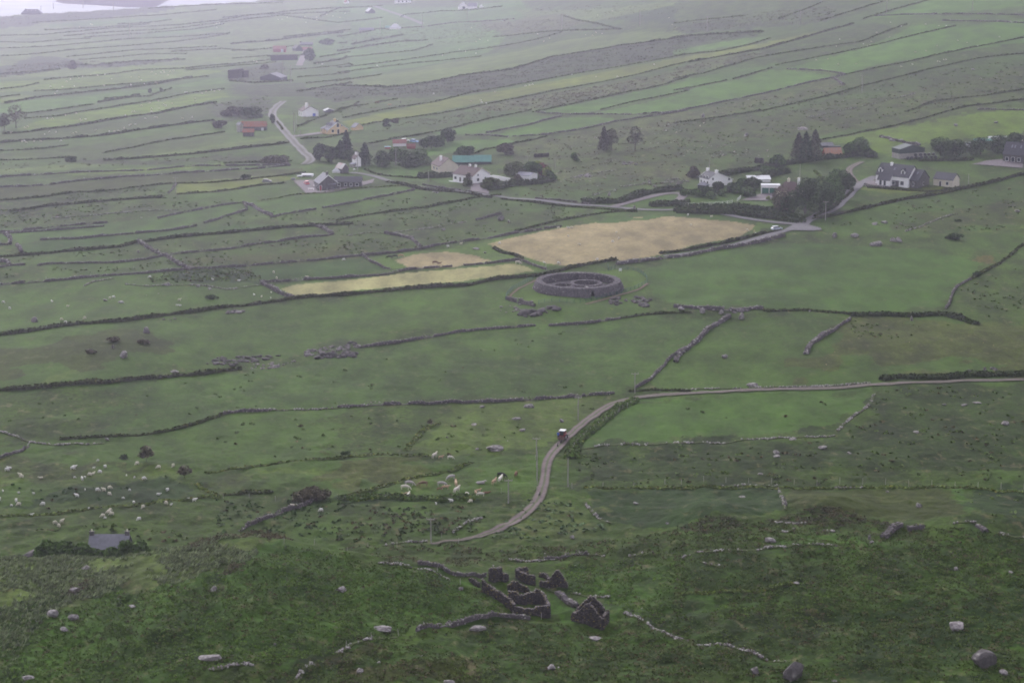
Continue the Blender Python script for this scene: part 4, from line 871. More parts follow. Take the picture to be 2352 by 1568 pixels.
house('shore_cottage', 'grey hip-roofed cottage outlined against the bright sea', 'cottage', 'q', 768, 278, 0, 76, 20, 6, 13, W_STONE, R_SLATE, D=30, hip=.9, sky=((.3, .45, 1.2, 1.5), (.5, .45, 1.2, 1.5), (.73, .45, 1.2, 1.5)), chim=((.2, 0, 1.5, .6, W_STONE),))
fw = house('far_white_house', 'white house with broad front gable and lavender slate wing in the hazy far fields', 'house', 'o', 1758, 143, -84, 4, 38, 10, 19, W_WHITE, R_PALE, L=38, wins=(('G', .5, .8, 3.6, 3.0),))
wing(fw, 'o', 2020, 118, 0, wa=36, hw=7, hr=13, wm=W_WHITE, rm=R_PALE, D=26, trim=W_WHITE)
house('far_white_shed', 'tiny white gabled shed right of the hazy white house', 'shed', 'o', 2060, 116, -80, 3, 15, 4, 7, W_WHITE, R_WHITE, L=15)
house('far_white_bungalow', 'white bungalow cut by the upper picture edge above hazy fields', 'house', 'o', 1055, 45, -4, 62, 10, 11, 14, W_WHITE, R_SLATE, D=28, wins=(('F', .25, 1, 1.6, 1.6), ('F', .5, 1, 1.6, 1.6), ('F', .75, 1, 1.6, 1.6)))
house('far_dark_barn', 'small dark barn with white roof slope beside the hazy far road', 'barn', 'o', 445, 198, -55, 12, 26, 8, 12, W_DARK, R_WHITE, L=22)
house('far_pink_roofed_house', 'hazy pink-roofed cottage at the upper edge left of the far road', 'cottage', 'o', 125, 58, -60, 8, 12, 6, 10, W_WHITE, R_RED, L=20)
house('far_grey_shed', 'long pale grey shed in a hazy field above the scrub', 'shed', 'o', 524, 452, 0, 58, 10, 4, 8, W_BLOCK, R_PALE, D=22)
house('far_hipped_bungalow', 'white-roofed hip bungalow with pale green wing beyond the long yellow field', 'house', 'o', 880, 425, -20, 36, 14, 5, 15, W_WHITE, R_WHITE, D=30, hip=.9)
house('far_green_shed', 'pale green shed touching the white-roofed hip bungalow', 'shed', 'o', 758, 420, 0, 18, 6, 4, 7, W_BLOCK, R_GREEN, D=16)
fh = house('white_farmhouse', 'two-storey white farmhouse with long rear roof and front porch', 'house', 'c', 410, 520, -62, 34, 96, 32, 22, W_WHITE, R_SLATE, ridge=.33, hwb=24, trim=FRAME,
      chim=((.06, 0, 1.3, 1.0, W_WHITE), (.94, 0, 1.3, 1.0, W_WHITE)), wins=(('F', .18, .9, 1.0, 1.4), ('F', .18, 3.2, 1.0, 1.3), ('F', .5, 3.2, 1.0, 1.3), ('F', .82, .9, 1.0, 1.4), ('F', .82, 3.2, 1.0, 1.3), ('G', .15, 2.9, .7, .9), ('G', .86, 2.2, .9, 1.2)), doors=(('F', .5, 1.0, 2.1),))
wing(fh, 'c', 345, 556, -38, wa=30, hw=14, hr=9, wm=GLASS, rm=R_PALE, D=22, hip=.9)
house('white_roofed_store', 'long low store with bright white roof behind the green garage doors', 'shed', 'c', 1560, 410, 3, 88, 12, 11, 9, W_WHITE, R_WHITE, D=44, ridge=.95, hwb=19)
house('double_garage', 'white flat-roofed double garage with two dark green doors', 'garage', 'c', 1735, 642, -6, 73, 20, 32, 2, W_WHITE, R_WHITE, D=42, flat=True, doors=(('F', .225, 2.9, 2.4, DOORG), ('F', .63, 2.9, 2.4, DOORG)))
house('brown_roofed_bungalow', 'bungalow with dull brown hipped roof hidden behind garden trees by the double garage', 'house', 'c', 2060, 712, -30, 80, 40, 22, 32, W_CREAM, R_BROWN, D=78, hip=.7, chim=((.42, 0, 1.0, 1.2, W_CREAM), (.85, .1, .9, 1.6, W_WHITE)))
ru = house('rusty_roofed_barn', 'barn with orange rusted roof beside tall conifers on the right', 'barn', 'n', 1462, 735, 7, 66, 20, 13, 22, W_RED, mat('orange_rust_roof', (.36, .16, .08), .85, .2, 1.3, col2=(.27, .21, .18), stretch=(1.4, .1, 1)), D=46)
house('grey_roofed_outhouse', 'two low grey-roofed outhouses directly behind the rusted orange roof', 'shed', 'n', 1235, 470, 14, 46, 12, 9, 9, W_DARK, R_GREY, D=24, ridge=.8)
house('slate_outhouse', 'flat dark outhouse roof above the rusted orange roof', 'shed', 'n', 1420, 480, 4, 46, 8, 5, 3, W_DARK, R_SLATE, D=20, flat=True)
hb = house('cattle_barn', 'large barn with dark green upper cladding and pale block base behind stacked black bales', 'barn', 'm', 386, 545, -66, 22, 106, 38, 14, W_BLOCK, R_DKG, oh=.15)
L_, D_, hw_, hr_ = hb['_dims']; q = MB()
q.box(-L_/2-.05, L_/2+.05, -D_/2-.05, D_/2+.05, hw_*.55, hw_-.05); q.add([(L_/2+.06, -D_/2, hw_-.06), (L_/2+.06, D_/2, hw_-.06), (L_/2+.06, 0, hw_+hr_-.05)], [(0, 1, 2)]); o = q.build('cladding', R_DKG, hb)
dh = house('dormer_house', 'large white dormer house with slate roof and grey stone extension', 'house', 'b', 845, 735, -38, 112, 40, 42, 40, W_WHITE, R_SLATE, D=92, chim=((.33, -.06, 1.1, .5, W_WHITE),), wins=(('F', .82, 1.0, 1.5, 1.6),), sky=((.48, .45, .8, 1.1),),
      dormers=((.10, .26, 1.9, 1.3, W_WHITE, R_SLATE), (.80, .26, 1.9, 1.3, W_WHITE, R_SLATE)), trim=R_DKG)
wing(dh, 'b', 435, 712, -38, wa=42, hw=26, hr=22, wm=W_WHITE, rm=R_SLATE, D=40, wins=(('F', .25, .4, 1.0, 2.0), ('F', .6, .4, 1.0, 2.0)))
wing(dh, 'b', 640, 712, -38, wa=38, hw=22, hr=20, wm=W_STONE, rm=R_SLATE, D=52, ridge=.9, hwb=40, wins=(('F', .5, .9, 1.6, 1.1),))
wing(dh, 'b', 1065, 748, -38, wa=40, hw=31, hr=37, wm=W_STONE, rm=R_SLATE, D=96, wins=(('F', .25, .9, .7, 1.6), ('F', .6, .9, .7, 1.6), ('G', .5, .9, .9, 1.2)), sky=((.65, .55, .7, 1.0),), trim=R_DKG)
house('cream_garage', 'detached cream-grey garage with slate roof right of the dormer house', 'garage', 'b', 1848, 742, -38, 66, 36, 29, 22, W_CREAM, R_SLATE, wins=(('F', .72, .9, 1.1, 1.2),), doors=(('F', .36, .9, 2.1),))
rh = house('stone_dormer_house', 'stone house with slate roof cut off by the right picture edge above gravel', 'house', 'm', 2330, 605, -30, 68, 30, 34, 42, W_STONE, R_SLATE, D=70, wins=(('F', .2, .9, 1.4, 1.5), ('F', .5, .6, 1.4, 2.0), ('F', .8, .9, 1.4, 1.5)), sky=((.35, .5, .7, 1.0), (.5, .5, .7, 1.0), (.8, .5, .7, 1.0)), chim=((.8, 0, 1.2, .8, W_STONE),))
house('white_flat_roofed_shed', 'low shed with bright white roof above the dark right-hand thicket', 'shed', 'm', 2080, 225, 0, 66, 8, 5, 5, W_WHITE, R_WHITE, D=26)
house('green_sheet_shed', 'low shed with dull green roof left of the bright white roof', 'shed', 'm', 1850, 262, 4, 68, 8, 5, 6, W_BLOCK, R_GREEN, D=20)
house('little_white_store', 'little white hut squeezed between two dark thickets behind black bales', 'hut', 'm', 1500, 350, -30, 18, 10, 12, 5, W_WHITE, R_PALE)
# cottage behind the ridge
cy_ = 437.; cx1 = (280-1176)/F_PX*cy_*1.03; cx0 = (192-1176)/F_PX*cy_*1.03
house('ridge_cottage', 'slate-roofed cottage with two stone chimneys sunk behind the grassy ridge', 'cottage', 'G', 0, 0, 0, 20, 20, 1, 1, W_STONE, R_SLATE, world=(cx1, cy_-2.6), L=(cx1-cx0)/(math.hypot(cx1, cy_, CAM_H)/8760.), D=5.4/.0528, hwb=None, chim=()) if False else None
sc_ = math.hypot(cx1, cy_, CAM_H)/8760.
house('ridge_cottage', 'slate-roofed cottage with two stone chimneys sunk behind the grassy ridge', 'cottage', 'G', 0, 0, 0, 20, 20, 2.5/sc_, 2.3/sc_, W_STONE, R_PALE, world=(cx1, cy_-2.6), L=(cx1-cx0)/sc_, D=5.4/sc_, chim=((.03, 0, .9, .6, W_STONE), (.97, 0, .9, .6, W_STONE)))

# ---------------------------------------------------------------- ring fort
def ringfort():
    X, Y = hit(*px('a', 1052, 352)); z0 = pz(X, Y)
    root = tag(empty('stone_ring_fort', X, Y, z0), 'large circular dry stone ring fort with inner hut ring on a green mound', 'stone fort')
    ent = math.atan2(-1, .30)   # doorway direction
    def ring(ri, ro, ri2, ro2, h, name, gap_dir=None, gap=0, cx=0, cy=0, n=150, par=root, seed=0, lintel=0):
        V = []; Fs = []; angs = np.linspace(0, 2*math.pi, n, endpoint=False)
        mb = MB(); lev = 5
        def wallz(j): return -1.0+(h+1.0)*j/lev
        rows = []
        for a in angs:
            open_ = gap_dir is not None and abs((a-gap_dir+math.pi) % (2*math.pi)-math.pi)*ro < gap/2
            hj = h*(1+.05*(noise(a*9, seed+.1, 4)-.5)+.03*(RNG.random()-.5))
            base = lintel if open_ and lintel else (-1.0)
            top = hj if not (open_ and not lintel) else .15
            prof = []
            for j in range(lev+1):
                f = j/lev; z = base+(top-base)*f; fz = max(0, z/h); prof.append(((ro+(ro2-ro)*fz)+RNG.uniform(-.05, .05), z))
            prof.append(((ro2+ri2)/2, top+RNG.uniform(-.04, .08)))
            for j in range(lev+1):
                f = 1-j/lev; z = base+(top-base)*f; fz = max(0, z/h); prof.append(((ri+(ri2-ri)*fz)+RNG.uniform(-.05, .05), z))
            rows.append([(cx+r*math.cos(a), cy+r*math.sin(a), z) for r, z in prof])
        m_ = len(rows[0]); Vv = [v for rw in rows for v in rw]
        Ff = [(i*m_+j, ((i+1) % n)*m_+j, ((i+1) % n)*m_+j+1, i*m_+j+1) for i in range(n) for j in range(m_-1)]
        # stones on both faces
        N = int((ro+ri)*math.pi*(h*2+abs(ro2-ri2))*3.6); a = RNG.uniform(0, 2*math.pi, N); which = RNG.random(N); fz = RNG.uniform(0, 1, N)
        if gap_dir is not None:
            dd = np.abs((a-gap_dir+math.pi) % (2*math.pi)-math.pi)*ro; k = (dd > gap/2+.1) | ((fz*h > (lintel or 99)+.2)); a, which, fz = a[k], which[k], fz[k]
        wt = 2*h+abs(ro2-ri2); r = np.where(which < h/wt, ro+(ro2-ro)*fz, np.where(which < 2*h/wt, ri+(ri2-ri)*fz, ri2+(ro2-ri2)*fz)); z = np.where(which < 2*h/wt, fz*h, h)
        c = np.c_[cx+r*np.cos(a), cy+r*np.sin(a), z]; nn = len(a); d = RNG.uniform(.18, .5, (nn, 3)); d[:, 2] *= .5
        lum = RNG.uniform(.55, 1.25, nn)[:, None]; colr = np.array([.125, .11, .122])*lum; wh = RNG.random(nn) < .07; colr[wh] = (.30, .28, .265)
        parts = [(np.array(Vv), np.array(Ff), np.tile(np.array([.10, .09, .10]), (len(Vv), 1))*RNG.uniform(.7, 1.2, (len(Vv), 1))), stones(c, d, a+math.pi/2, colr)]
        V, F, Tn = join(parts); return mesh_np(name, V, F, M_STONE, tint=Tn, parent=par)
    outer = ring(12.3, 15.2, 12.1, 14.1, 2.65, 'rampart', ent, 1.1, n=260, lintel=1.85)
    ring(4.3, 5.6, 4.2, 5.4, 1.7, 'hut_ring', math.atan2(-1, -.05), 1.0, cx=2.6, cy=.4, n=110, seed=3)
    ring(3.0, 4.0, 2.9, 3.9, 1.5, 'small_hut_ring', .6, 1.0, cx=-5.3, cy=-2.6, n=70, seed=5)
    b = MB(); b.box(2.3, 3.2, -5.9, -4.9, -.2, 1.5); b.build('doorway_pier', mat('sandstone', (.25, .23, .215), .9, .2, 2), root)
    b = MB(); Vv = [(12.2*math.cos(a), 12.2*math.sin(a), .06) for a in np.linspace(0, 2*math.pi, 40, endpoint=False)]; b.add(Vv, [tuple(range(40))]); b.build('gravel_floor', mat('fort_gravel', (.105, .095, .10), .95, .25, 1.2), root)
ringfort()

# ---------------------------------------------------------------- roofless ruins
def ruin_seg(par, name, pts, hts, th=.55, seed=0, name_m=None, org=(0, 0, 0)):
    """pts world xy, hts heights at pts; jagged dry stone wall"""
    P = np.array(pts, float); dd = np.r_[0, np.cumsum(np.linalg.norm(np.diff(P, axis=0), axis=1))]; n = max(4, int(dd[-1]/.22)); t = np.linspace(0, dd[-1], n)
    Q = np.c_[np.interp(t, dd, P[:, 0]), np.interp(t, dd, P[:, 1])]; H = 1.15*np.interp(t, dd, hts)+RNG.uniform(-.14, .14, n)+.18*(noise(t/1.1, t*0+seed, 6)-.5)
    H = np.maximum(H, .05); T = np.gradient(Q, axis=0); T /= np.linalg.norm(T, axis=1)[:, None]; N = np.c_[-T[:, 1], T[:, 0]]; z = ground_z(Q[:, 0], Q[:, 1])
    sec = [(-.5, 0), (-.48, .5), (-.42, 1), (.42, 1), (.48, .5), (.5, 0)]
    V = np.stack([np.c_[Q+N*(a*th)+RNG.uniform(-.04, .04, (n, 2)), z-.5*(b == 0)+b*H] for a, b in sec], 1).reshape(-1, 3); m_ = len(sec)
    i = np.arange(n*m_).reshape(n, m_); F = np.concatenate([np.stack([i[:-1, j], i[1:, j], i[1:, j+1], i[:-1, j+1]], -1) for j in range(m_-1)]); F = np.r_[F, [[i[0, 0], i[0, 1], i[0, 4], i[0, 5]], [i[0, 1], i[0, 2], i[0, 3], i[0, 4]], [i[-1, 5], i[-1, 4], i[-1, 1], i[-1, 0]], [i[-1, 4], i[-1, 3], i[-1, 2], i[-1, 1]]]]
    A = dd[-1]*H.mean(); ns = int(A*34)+6; k = RNG.integers(0, n-1, ns); f = RNG.uniform(0, 1, ns); sd = RNG.choice([-1, 1], ns); top = RNG.random(ns) < .2
    f[top] = 1; c2 = Q[k]+N[k]*(np.where(top, RNG.uniform(-.4, .4, ns), sd*.48)*th)[:, None]; c = np.c_[c2, z[k]+f*H[k]]; d = RNG.uniform(.14, .34, (ns, 3)); d[:, 2] *= .55
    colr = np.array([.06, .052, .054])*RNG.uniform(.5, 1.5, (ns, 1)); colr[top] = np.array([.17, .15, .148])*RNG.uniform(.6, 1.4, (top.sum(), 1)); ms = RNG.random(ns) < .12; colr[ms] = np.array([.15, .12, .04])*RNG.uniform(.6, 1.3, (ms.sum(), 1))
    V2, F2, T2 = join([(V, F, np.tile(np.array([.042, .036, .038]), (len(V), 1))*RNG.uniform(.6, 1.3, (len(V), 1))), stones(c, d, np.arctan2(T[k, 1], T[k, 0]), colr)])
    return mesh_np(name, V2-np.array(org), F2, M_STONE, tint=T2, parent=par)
def ruin(name, label, segs):
    allp = [hit(*px('f', x, y)) for s_ in segs for (x, y, h) in s_[1]]; cx, cy = np.mean(allp, 0); cz = pz(cx, cy); root = tag(empty(name, cx, cy, cz), label, 'ruin')
    for j, (nm, L) in enumerate(segs):
        P = [hit(*px('f', x, y)) for x, y, h in L]; ruin_seg(root, nm, P, [h for _, _, h in L], seed=j*3.3+cx, org=(cx, cy, cz), th=.6)
K_ = .0134   # metres per crop pixel of height
ruin('roofless_farmhouse', 'largest roofless stone ruin with long stepped side wall and open end room', [
 ('side_wall', [(300, 475, 2.1), (400, 520, 1.7), (500, 590, 1.3), (560, 640, 1.7), (700, 720, 1.8), (795, 800, 1.5)]),
 ('end_wall', [(795, 800, 1.2), (900, 812, .95), (1050, 822, 1.1), (1180, 830, 1.7), (1312, 845, 2.3)]),
 ('right_wall', [(1312, 845, 2.3), (1290, 780, 2.2), (1230, 700, 2.3), (1180, 650, 2.3)]),
 ('cross_wall', [(700, 640, 1.8), (780, 655, 2.2), (860, 662, 1.7), (960, 668, 1.7), (1060, 668, 2.0), (1120, 665, 2.7), (1175, 660, 2.5)]),
 ('partition', [(690, 470, 1.0), (760, 480, 1.9), (830, 480, 1.9), (880, 475, 1.2)]), ('inner_wall', [(880, 470, 1.2), (940, 500, 1.1), (1010, 520, .7)])])
ruin('tall_wall_stub', 'squarish tall block of dark ruined wall at the upper left of the ruin group', [('block', [(400, 310, 2.1), (470, 330, 2.5), (590, 320, 2.4)]), ('side_stub', [(590, 320, 1.5), (640, 345, 1.6), (690, 340, 1.3)]), ('low_wall', [(110, 300, .5), (180, 330, .9), (255, 390, .8)])])
ruin('angled_ruin_wall', 'long leaning slab of ruined wall with small peak in the middle of the ruins', [('long_wall', [(822, 290, 1.6), (900, 320, 1.7), (1000, 365, 1.8), (1105, 388, 1.7)]), ('peak_wall', [(822, 290, 1.6), (900, 262, 1.4), (970, 250, 1.9), (990, 245, .9)])])
ruin('lone_gable', 'lone dark pointed gable at the upper right of the ruin group', [('gable', [(1330, 425, 1.8), (1390, 430, 2.7), (1430, 432, 3.2), (1500, 438, 2.5), (1560, 440, 1.4), (1605, 442, .4)]), ('side_wall', [(1180, 250, .7), (1260, 290, .8), (1330, 350, .6)]), ('low_wall', [(1170, 420, .8), (1250, 430, 1.0), (1330, 430, 1.1)])])
ruin('double_gabled_byre', 'roofless byre with two dark pointed gables at the lower right of the ruins', [
 ('front_gable', [(1670, 910, 1.2), (1740, 935, 1.6), (1840, 960, 2.9), (1930, 985, 3.9), (2010, 1000, 3.0), (2080, 1010, 2.2), (2125, 1020, 1.9)]),
 ('back_gable', [(1745, 860, 1.5), (1830, 862, 2.6), (1930, 865, 3.8), (1990, 868, 3.8), (2060, 870, 3.0), (2160, 880, 1.9)]),
 ('side_wall', [(2125, 1020, 1.9), (2170, 960, 1.9), (2205, 900, 2.0)]), ('left_wall', [(1670, 910, 1.2), (1700, 885, 1.0), (1745, 860, 1.3)])])
for s_, h_ in (('j1080,490 1400,480 1700,470', 4.5), ('j95,915 420,880', 6.0), ('j425,885 540,860', 4.5)):
    P = [hit(*p) for p in parse(s_)]; cx, cy = np.mean(P, 0); cz = pz(cx, cy)
    r_ = empty('ruined_building', cx, cy, cz); tag(r_, {4.5: 'long dark roofless wall below the bright red roofs', 6.0: 'tall dark roofless building left of the dark gabled barn'}[h_] if s_[0:5] != 'j425,' else 'short ruined gable wall joined right of the tall roofless building', 'ruin')
    ruin_seg(r_, 'ruined_masonry', P, [h_]*len(P), th=1.5, org=(cx, cy, cz))
for s_, h_, lb in (('B1320,1055 1420,1050', 1.5, 'dark ruined cottage wall in the rocky scrub above the garden trees'), ('C545,1095 600,1100', 2.1, 'left ruined stump of wall below the leaning conifers'), ('C690,1075 725,1078', 2.0, 'right ruined stump of wall beside the tall dark conifers')):
    P = [hit(*p) for p in parse(s_)]; cx, cy = np.mean(P, 0); cz = pz(cx, cy); r_ = tag(empty('ruined_building', cx, cy, cz), lb, 'ruin'); ruin_seg(r_, 'ruined_masonry', P, [h_]*len(P), th=.9, org=(cx, cy, cz))
# ---------------------------------------------------------------- trees and shrubs
M_BARK = mat('bark', (.085, .07, .06), .9, .3, 3)
def scale_at(X, Y): return math.hypot(X, Y, CAM_H)/8760.
def crown_pts(n, blobs):
    """points biased to the shell of several ellipsoids (cx,cy,cz,rx,ry,rz)"""
    out = []; w = np.array([b[3]*b[5] for b in blobs]); w = w/w.sum()
    for b, q in zip(blobs, w):
        m = max(6, int(n*q)); v = RNG.normal(size=(m, 3)); v /= np.linalg.norm(v, axis=1)[:, None]; r = RNG.uniform(.45, 1.08, (m, 1))**.6
        out.append(np.array(b[:3])+v*r*np.array(b[3:]))
    return np.concatenate(out)
def tree(kind, t, x, y, hpx, wpx, tint, words, cat='tree', name=None, world=None, label=None):
    u, v = px(t, x, y); X, Y = world or hit(u, v); s = scale_at(X, Y); sc = TILES[t][2]; h = hpx/sc*s*1.08; w = wpx/sc*s*{'conifer': 1.45, 'broad': 1.35, 'bush': 1.1, 'thin': 1.15}[kind]; z0 = pz(X, Y)
    nm = name or {'conifer': 'conifer_tree', 'broad': 'broadleaf_tree', 'bush': 'shrub', 'thin': 'thin_tree'}[kind]
    root = empty(nm, X, Y, z0); tag(root, label, cat, None if label else 'trees and shrubs round the houses and hedges')
    if not label: place_label(root, u, v-hpx/sc*.3, words)
    ls = max(.28, Y/3600.)
    tr = MB(); rt = max(.06, h*.022)
    if kind == 'conifer':
        tr.cyl((0, 0, -.5), (0, 0, h*.97), rt*1.3, rt*.2, 7)
        n = int(min(2600, max(260, 5.5*h*w/ls/ls))); f = RNG.uniform(.06, 1, n)**.85; a = RNG.uniform(0, 2*math.pi, n); tiers = .75+.25*np.sin(f*38+a*1.5)+.18*np.sin(a*5+f*7)
        rad = w*.5*(1-f)**.75*tiers*RNG.uniform(.45, 1.05, n)+.1; c = np.c_[np.cos(a)*rad, np.sin(a)*rad, f*h*1.0-rad*.22]
    elif kind == 'thin':
        tr.cyl((0, 0, -.5), (0, 0, h*.8), rt*1.2, rt*.3, 6)
        for k in range(9):
            a = k*2.4; z = h*(.2+.07*k); e = (math.cos(a)*w*.4*RNG.uniform(.6, 1), math.sin(a)*w*.4*RNG.uniform(.6, 1), z+h*.25); tr.cyl((0, 0, z), e, rt*.5, rt*.12, 5)
        n = int(min(900, max(120, 2.0*h*w/ls/ls))); c = crown_pts(n, [(0, 0, h*.72, w*.33, w*.33, h*.26), (w*.15, 0, h*.5, w*.35, w*.35, h*.2), (-w*.2, 0, h*.42, w*.3, w*.3, h*.18)])
    else:
        bh = .0 if kind == 'bush' else .06
        tr.cyl((0, 0, -.5), (0, 0, h*max(bh, .3)), rt*1.4, rt, 7)
        nb = 6 if w < 2.2*h else 11; bl = []
        for k in range(nb):
            a = RNG.uniform(0, 2*math.pi); rr = RNG.uniform(.1, .36)*w; q = RNG.uniform(.5, .85); bw = w*RNG.uniform(.18, .3)
            cz_ = h*(bh+(1-bh)*RNG.uniform(.12, .68)); bl.append((math.cos(a)*rr, math.sin(a)*rr, cz_, bw, bw, min(h*.28, bw*.9)))
            tr.cyl((0, 0, h*bh*.8), (math.cos(a)*rr*.8, math.sin(a)*rr*.8, cz_), rt*.6, rt*.15, 5)
        bl.append((0, 0, h*.66, w*.28, w*.28, h*.32))
        n = int(min(3000, max(200, 6.5*h*w/ls/ls))); c = crown_pts(n, bl); c[:, 2] = np.maximum(c[:, 2], .05)
    trunk = tr.build('trunk', M_BARK, root)
    cl = (.35+1.3*fbm(c[:, 0]/max(1, w*.22)+X, c[:, 2]/max(1, h*.2)+c[:, 1]/max(1, w*.22), 23, 2))[:, None]
    colr = np.array(tint)*(1.15, 1.2, .85)*cl*RNG.uniform(.6, 1.4, (len(c), 1))
    V, F, Tn = leafcloud(c, ls*RNG.uniform(.8, 1.9, len(c)), colr, up=.15); mesh_np('crown', V, F, M_LEAF, tint=Tn, parent=root)
    return root
CON = (.028, .042, .030); CON2 = (.045, .042, .038); BRD = (.046, .080, .026); DKB = (.032, .050, .022); PALE = (.085, .125, .065); PUR = (.075, .062, .058); OLV = (.060, .075, .032); RD = (.13, .045, .045); LIM = (.15, .18, .04)
TREES = [('conifer', 'B', 60, 1055, 165, 90, CON), ('conifer', 'B', 20, 1070, 120, 80, CON), ('conifer', 'B', 185, 1110, 140, 100, CON), ('broad', 'B', 120, 1105, 90, 110, DKB), ('broad', 'B', 300, 1120, 100, 120, DKB), ('broad', 'B', 390, 1100, 105, 110, BRD), ('broad', 'B', 470, 1120, 105, 130, DKB),
 ('broad', 'B', 560, 1100, 100, 130, BRD), ('broad', 'B', 630, 1000, 85, 110, DKB), ('broad', 'B', 740, 960, 95, 90, DKB), ('broad', 'B', 690, 980, 70, 80, BRD), ('bush', 'B', 850, 1040, 60, 130, DKB), ('conifer', 'B', 1790, 1010, 150, 80, CON2), ('thin', 'B', 1840, 1010, 140, 90, CON2),
 ('thin', 'B', 2000, 1010, 150, 100, CON2), ('bush', 'B', 1130, 1040, 75, 110, PUR), ('bush', 'B', 1590, 1085, 55, 60, BRD), ('bush', 'B', 330, 850, 50, 60, DKB), ('bush', 'B', 390, 830, 30, 60, PUR),
 ('broad', 'B', 1190, 1200, 100, 150, OLV), ('broad', 'B', 1300, 1190, 100, 120, BRD), ('broad', 'B', 1370, 1180, 80, 70, RD), ('broad', 'B', 1410, 1190, 70, 50, LIM), ('broad', 'B', 1340, 1140, 55, 50, LIM), ('bush', 'B', 1430, 1210, 60, 80, BRD), ('broad', 'B', 1030, 1270, 75, 90, OLV), ('bush', 'B', 870, 1250, 50, 60, OLV), ('thin', 'B', 880, 1235, 70, 45, PUR), ('bush', 'B', 1210, 1225, 50, 60, PUR),
 ('broad', 'A', 2150, 1080, 110, 90, DKB), ('conifer', 'A', 2330, 1070, 170, 80, CON), ('broad', 'A', 2230, 1090, 100, 110, DKB), ('thin', 'A', 108, 862, 150, 130, PUR), ('thin', 'A', 30, 880, 110, 70, PUR), ('bush', 'A', 490, 465, 55, 60, PUR), ('bush', 'A', 470, 1085, 30, 90, DKB), ('bush', 'A', 1645, 1195, 26, 70, DKB), ('bush', 'A', 570, 75, 14, 30, PUR), ('bush', 'A', 1830, 830, 60, 40, DKB), ('bush', 'A', 2200, 300, 40, 90, BRD), ('broad', 'A', 2080, 410, 80, 70, BRD), ('bush', 'A', 1780, 465, 30, 60, PUR), ('bush', 'A', 1010, 625, 28, 26, DKB), ('bush', 'A', 1080, 615, 22, 26, DKB),
 ('bush', 'A', 1700, 790, 70, 180, DKB), ('bush', 'A', 1560, 780, 60, 120, PUR), ('bush', 'A', 1850, 1095, 50, 180, PUR), ('bush', 'A', 1480, 860, 50, 90, PUR),
 ('conifer', 'C', 835, 1065, 160, 110, CON2), ('conifer', 'C', 885, 1080, 180, 110, CON), ('conifer', 'C', 945, 1070, 185, 120, CON2), ('broad', 'C', 1255, 1035, 105, 130, BRD), ('broad', 'C', 1185, 1050, 90, 90, BRD), ('bush', 'C', 1310, 1055, 50, 110, DKB),
 ('broad', 'C', 1790, 1050, 120, 190, DKB), ('broad', 'C', 1900, 1050, 105, 140, DKB), ('broad', 'C', 2060, 1040, 110, 150, DKB), ('broad', 'C', 2180, 1020, 110, 150, DKB), ('broad', 'C', 2290, 1000, 100, 130, DKB),
 ('broad', 'C', 720, 1440, 180, 170, PUR), ('broad', 'C', 800, 1450, 160, 130, DKB), ('broad', 'C', 880, 1440, 230, 170, DKB), ('broad', 'C', 980, 1430, 230, 170, DKB), ('broad', 'C', 1060, 1400, 230, 160, BRD), ('broad', 'C', 1130, 1340, 190, 140, DKB), ('broad', 'C', 1090, 1270, 130, 130, BRD), ('broad', 'C', 1165, 1270, 100, 80, DKB), ('broad', 'C', 930, 1300, 90, 120, DKB),
 ('bush', 'C', 250, 1330, 45, 75, PALE), ('bush', 'C', 320, 1315, 40, 60, PALE), ('bush', 'C', 480, 1320, 65, 90, PALE), ('bush', 'C', 535, 1320, 50, 60, PALE), ('bush', 'C', 430, 1300, 60, 70, BRD), ('bush', 'C', 300, 1290, 60, 90, DKB), ('broad', 'C', 400, 1295, 62, 80, DKB), ('broad', 'C', 470, 1260, 60, 90, BRD), ('broad', 'C', 530, 1270, 70, 90, DKB), ('bush', 'C', 220, 1310, 50, 120, DKB), ('bush', 'C', 130, 1190, 70, 90, PUR), ('bush', 'C', 635, 1345, 25, 40, LIM), ('bush', 'C', 60, 1320, 40, 70, BRD), ('bush', 'C', 150, 1320, 50, 90, BRD),
 ('broad', 'C', 700, 1120, 80, 90, BRD), ('broad', 'C', 640, 1170, 50, 110, BRD), ('bush', 'C', 1900, 1490, 10, 60, DKB),
 ('thin', 'G', 985, 85, 100, 100, PUR), ('thin', 'G', 1240, 185, 80, 90, PUR), ('bush', 'G', 2090, 335, 85, 230, PUR), ('bush', 'G', 840, 62, 26, 60, DKB), ('bush', 'H', 60, 40, 20, 60, DKB), ('bush', 'F', 2035, 345, 35, 60, DKB), ('bush', 'F', 1880, 95, 40, 100, DKB), ('bush', 'E', 620, 1330, 25, 40, PUR), ('bush', 'D', 1420, 495, 22, 80, DKB), ('bush', 'D', 610, 855, 25, 60, PUR), ('bush', 'D', 765, 785, 30, 80, PUR), ('bush', 'D', 965, 795, 22, 100, PUR)]
KW = {'conifer': 'dark pointed conifer', 'broad': 'leafy broadleaf tree', 'bush': 'rounded shrub', 'thin': 'ragged thin tree'}
TW = {id(CON2): 'brownish ', id(PALE): 'pale silvery ', id(PUR): 'purple-grey ', id(RD): 'red-leaved ', id(LIM): 'lime green ', id(OLV): 'olive green ', id(DKB): 'dark ', id(BRD): 'green ', id(CON): ''}
for k, t, x, y, h, w, c in TREES: tree(k, t, x, y, h, w, c, (TW[id(c)]+KW[k]).replace('dark dark', 'dark').replace('grey', 'grey').replace('brownish dark', 'brownish').replace('leafy broadleaf', 'broadleaf'))
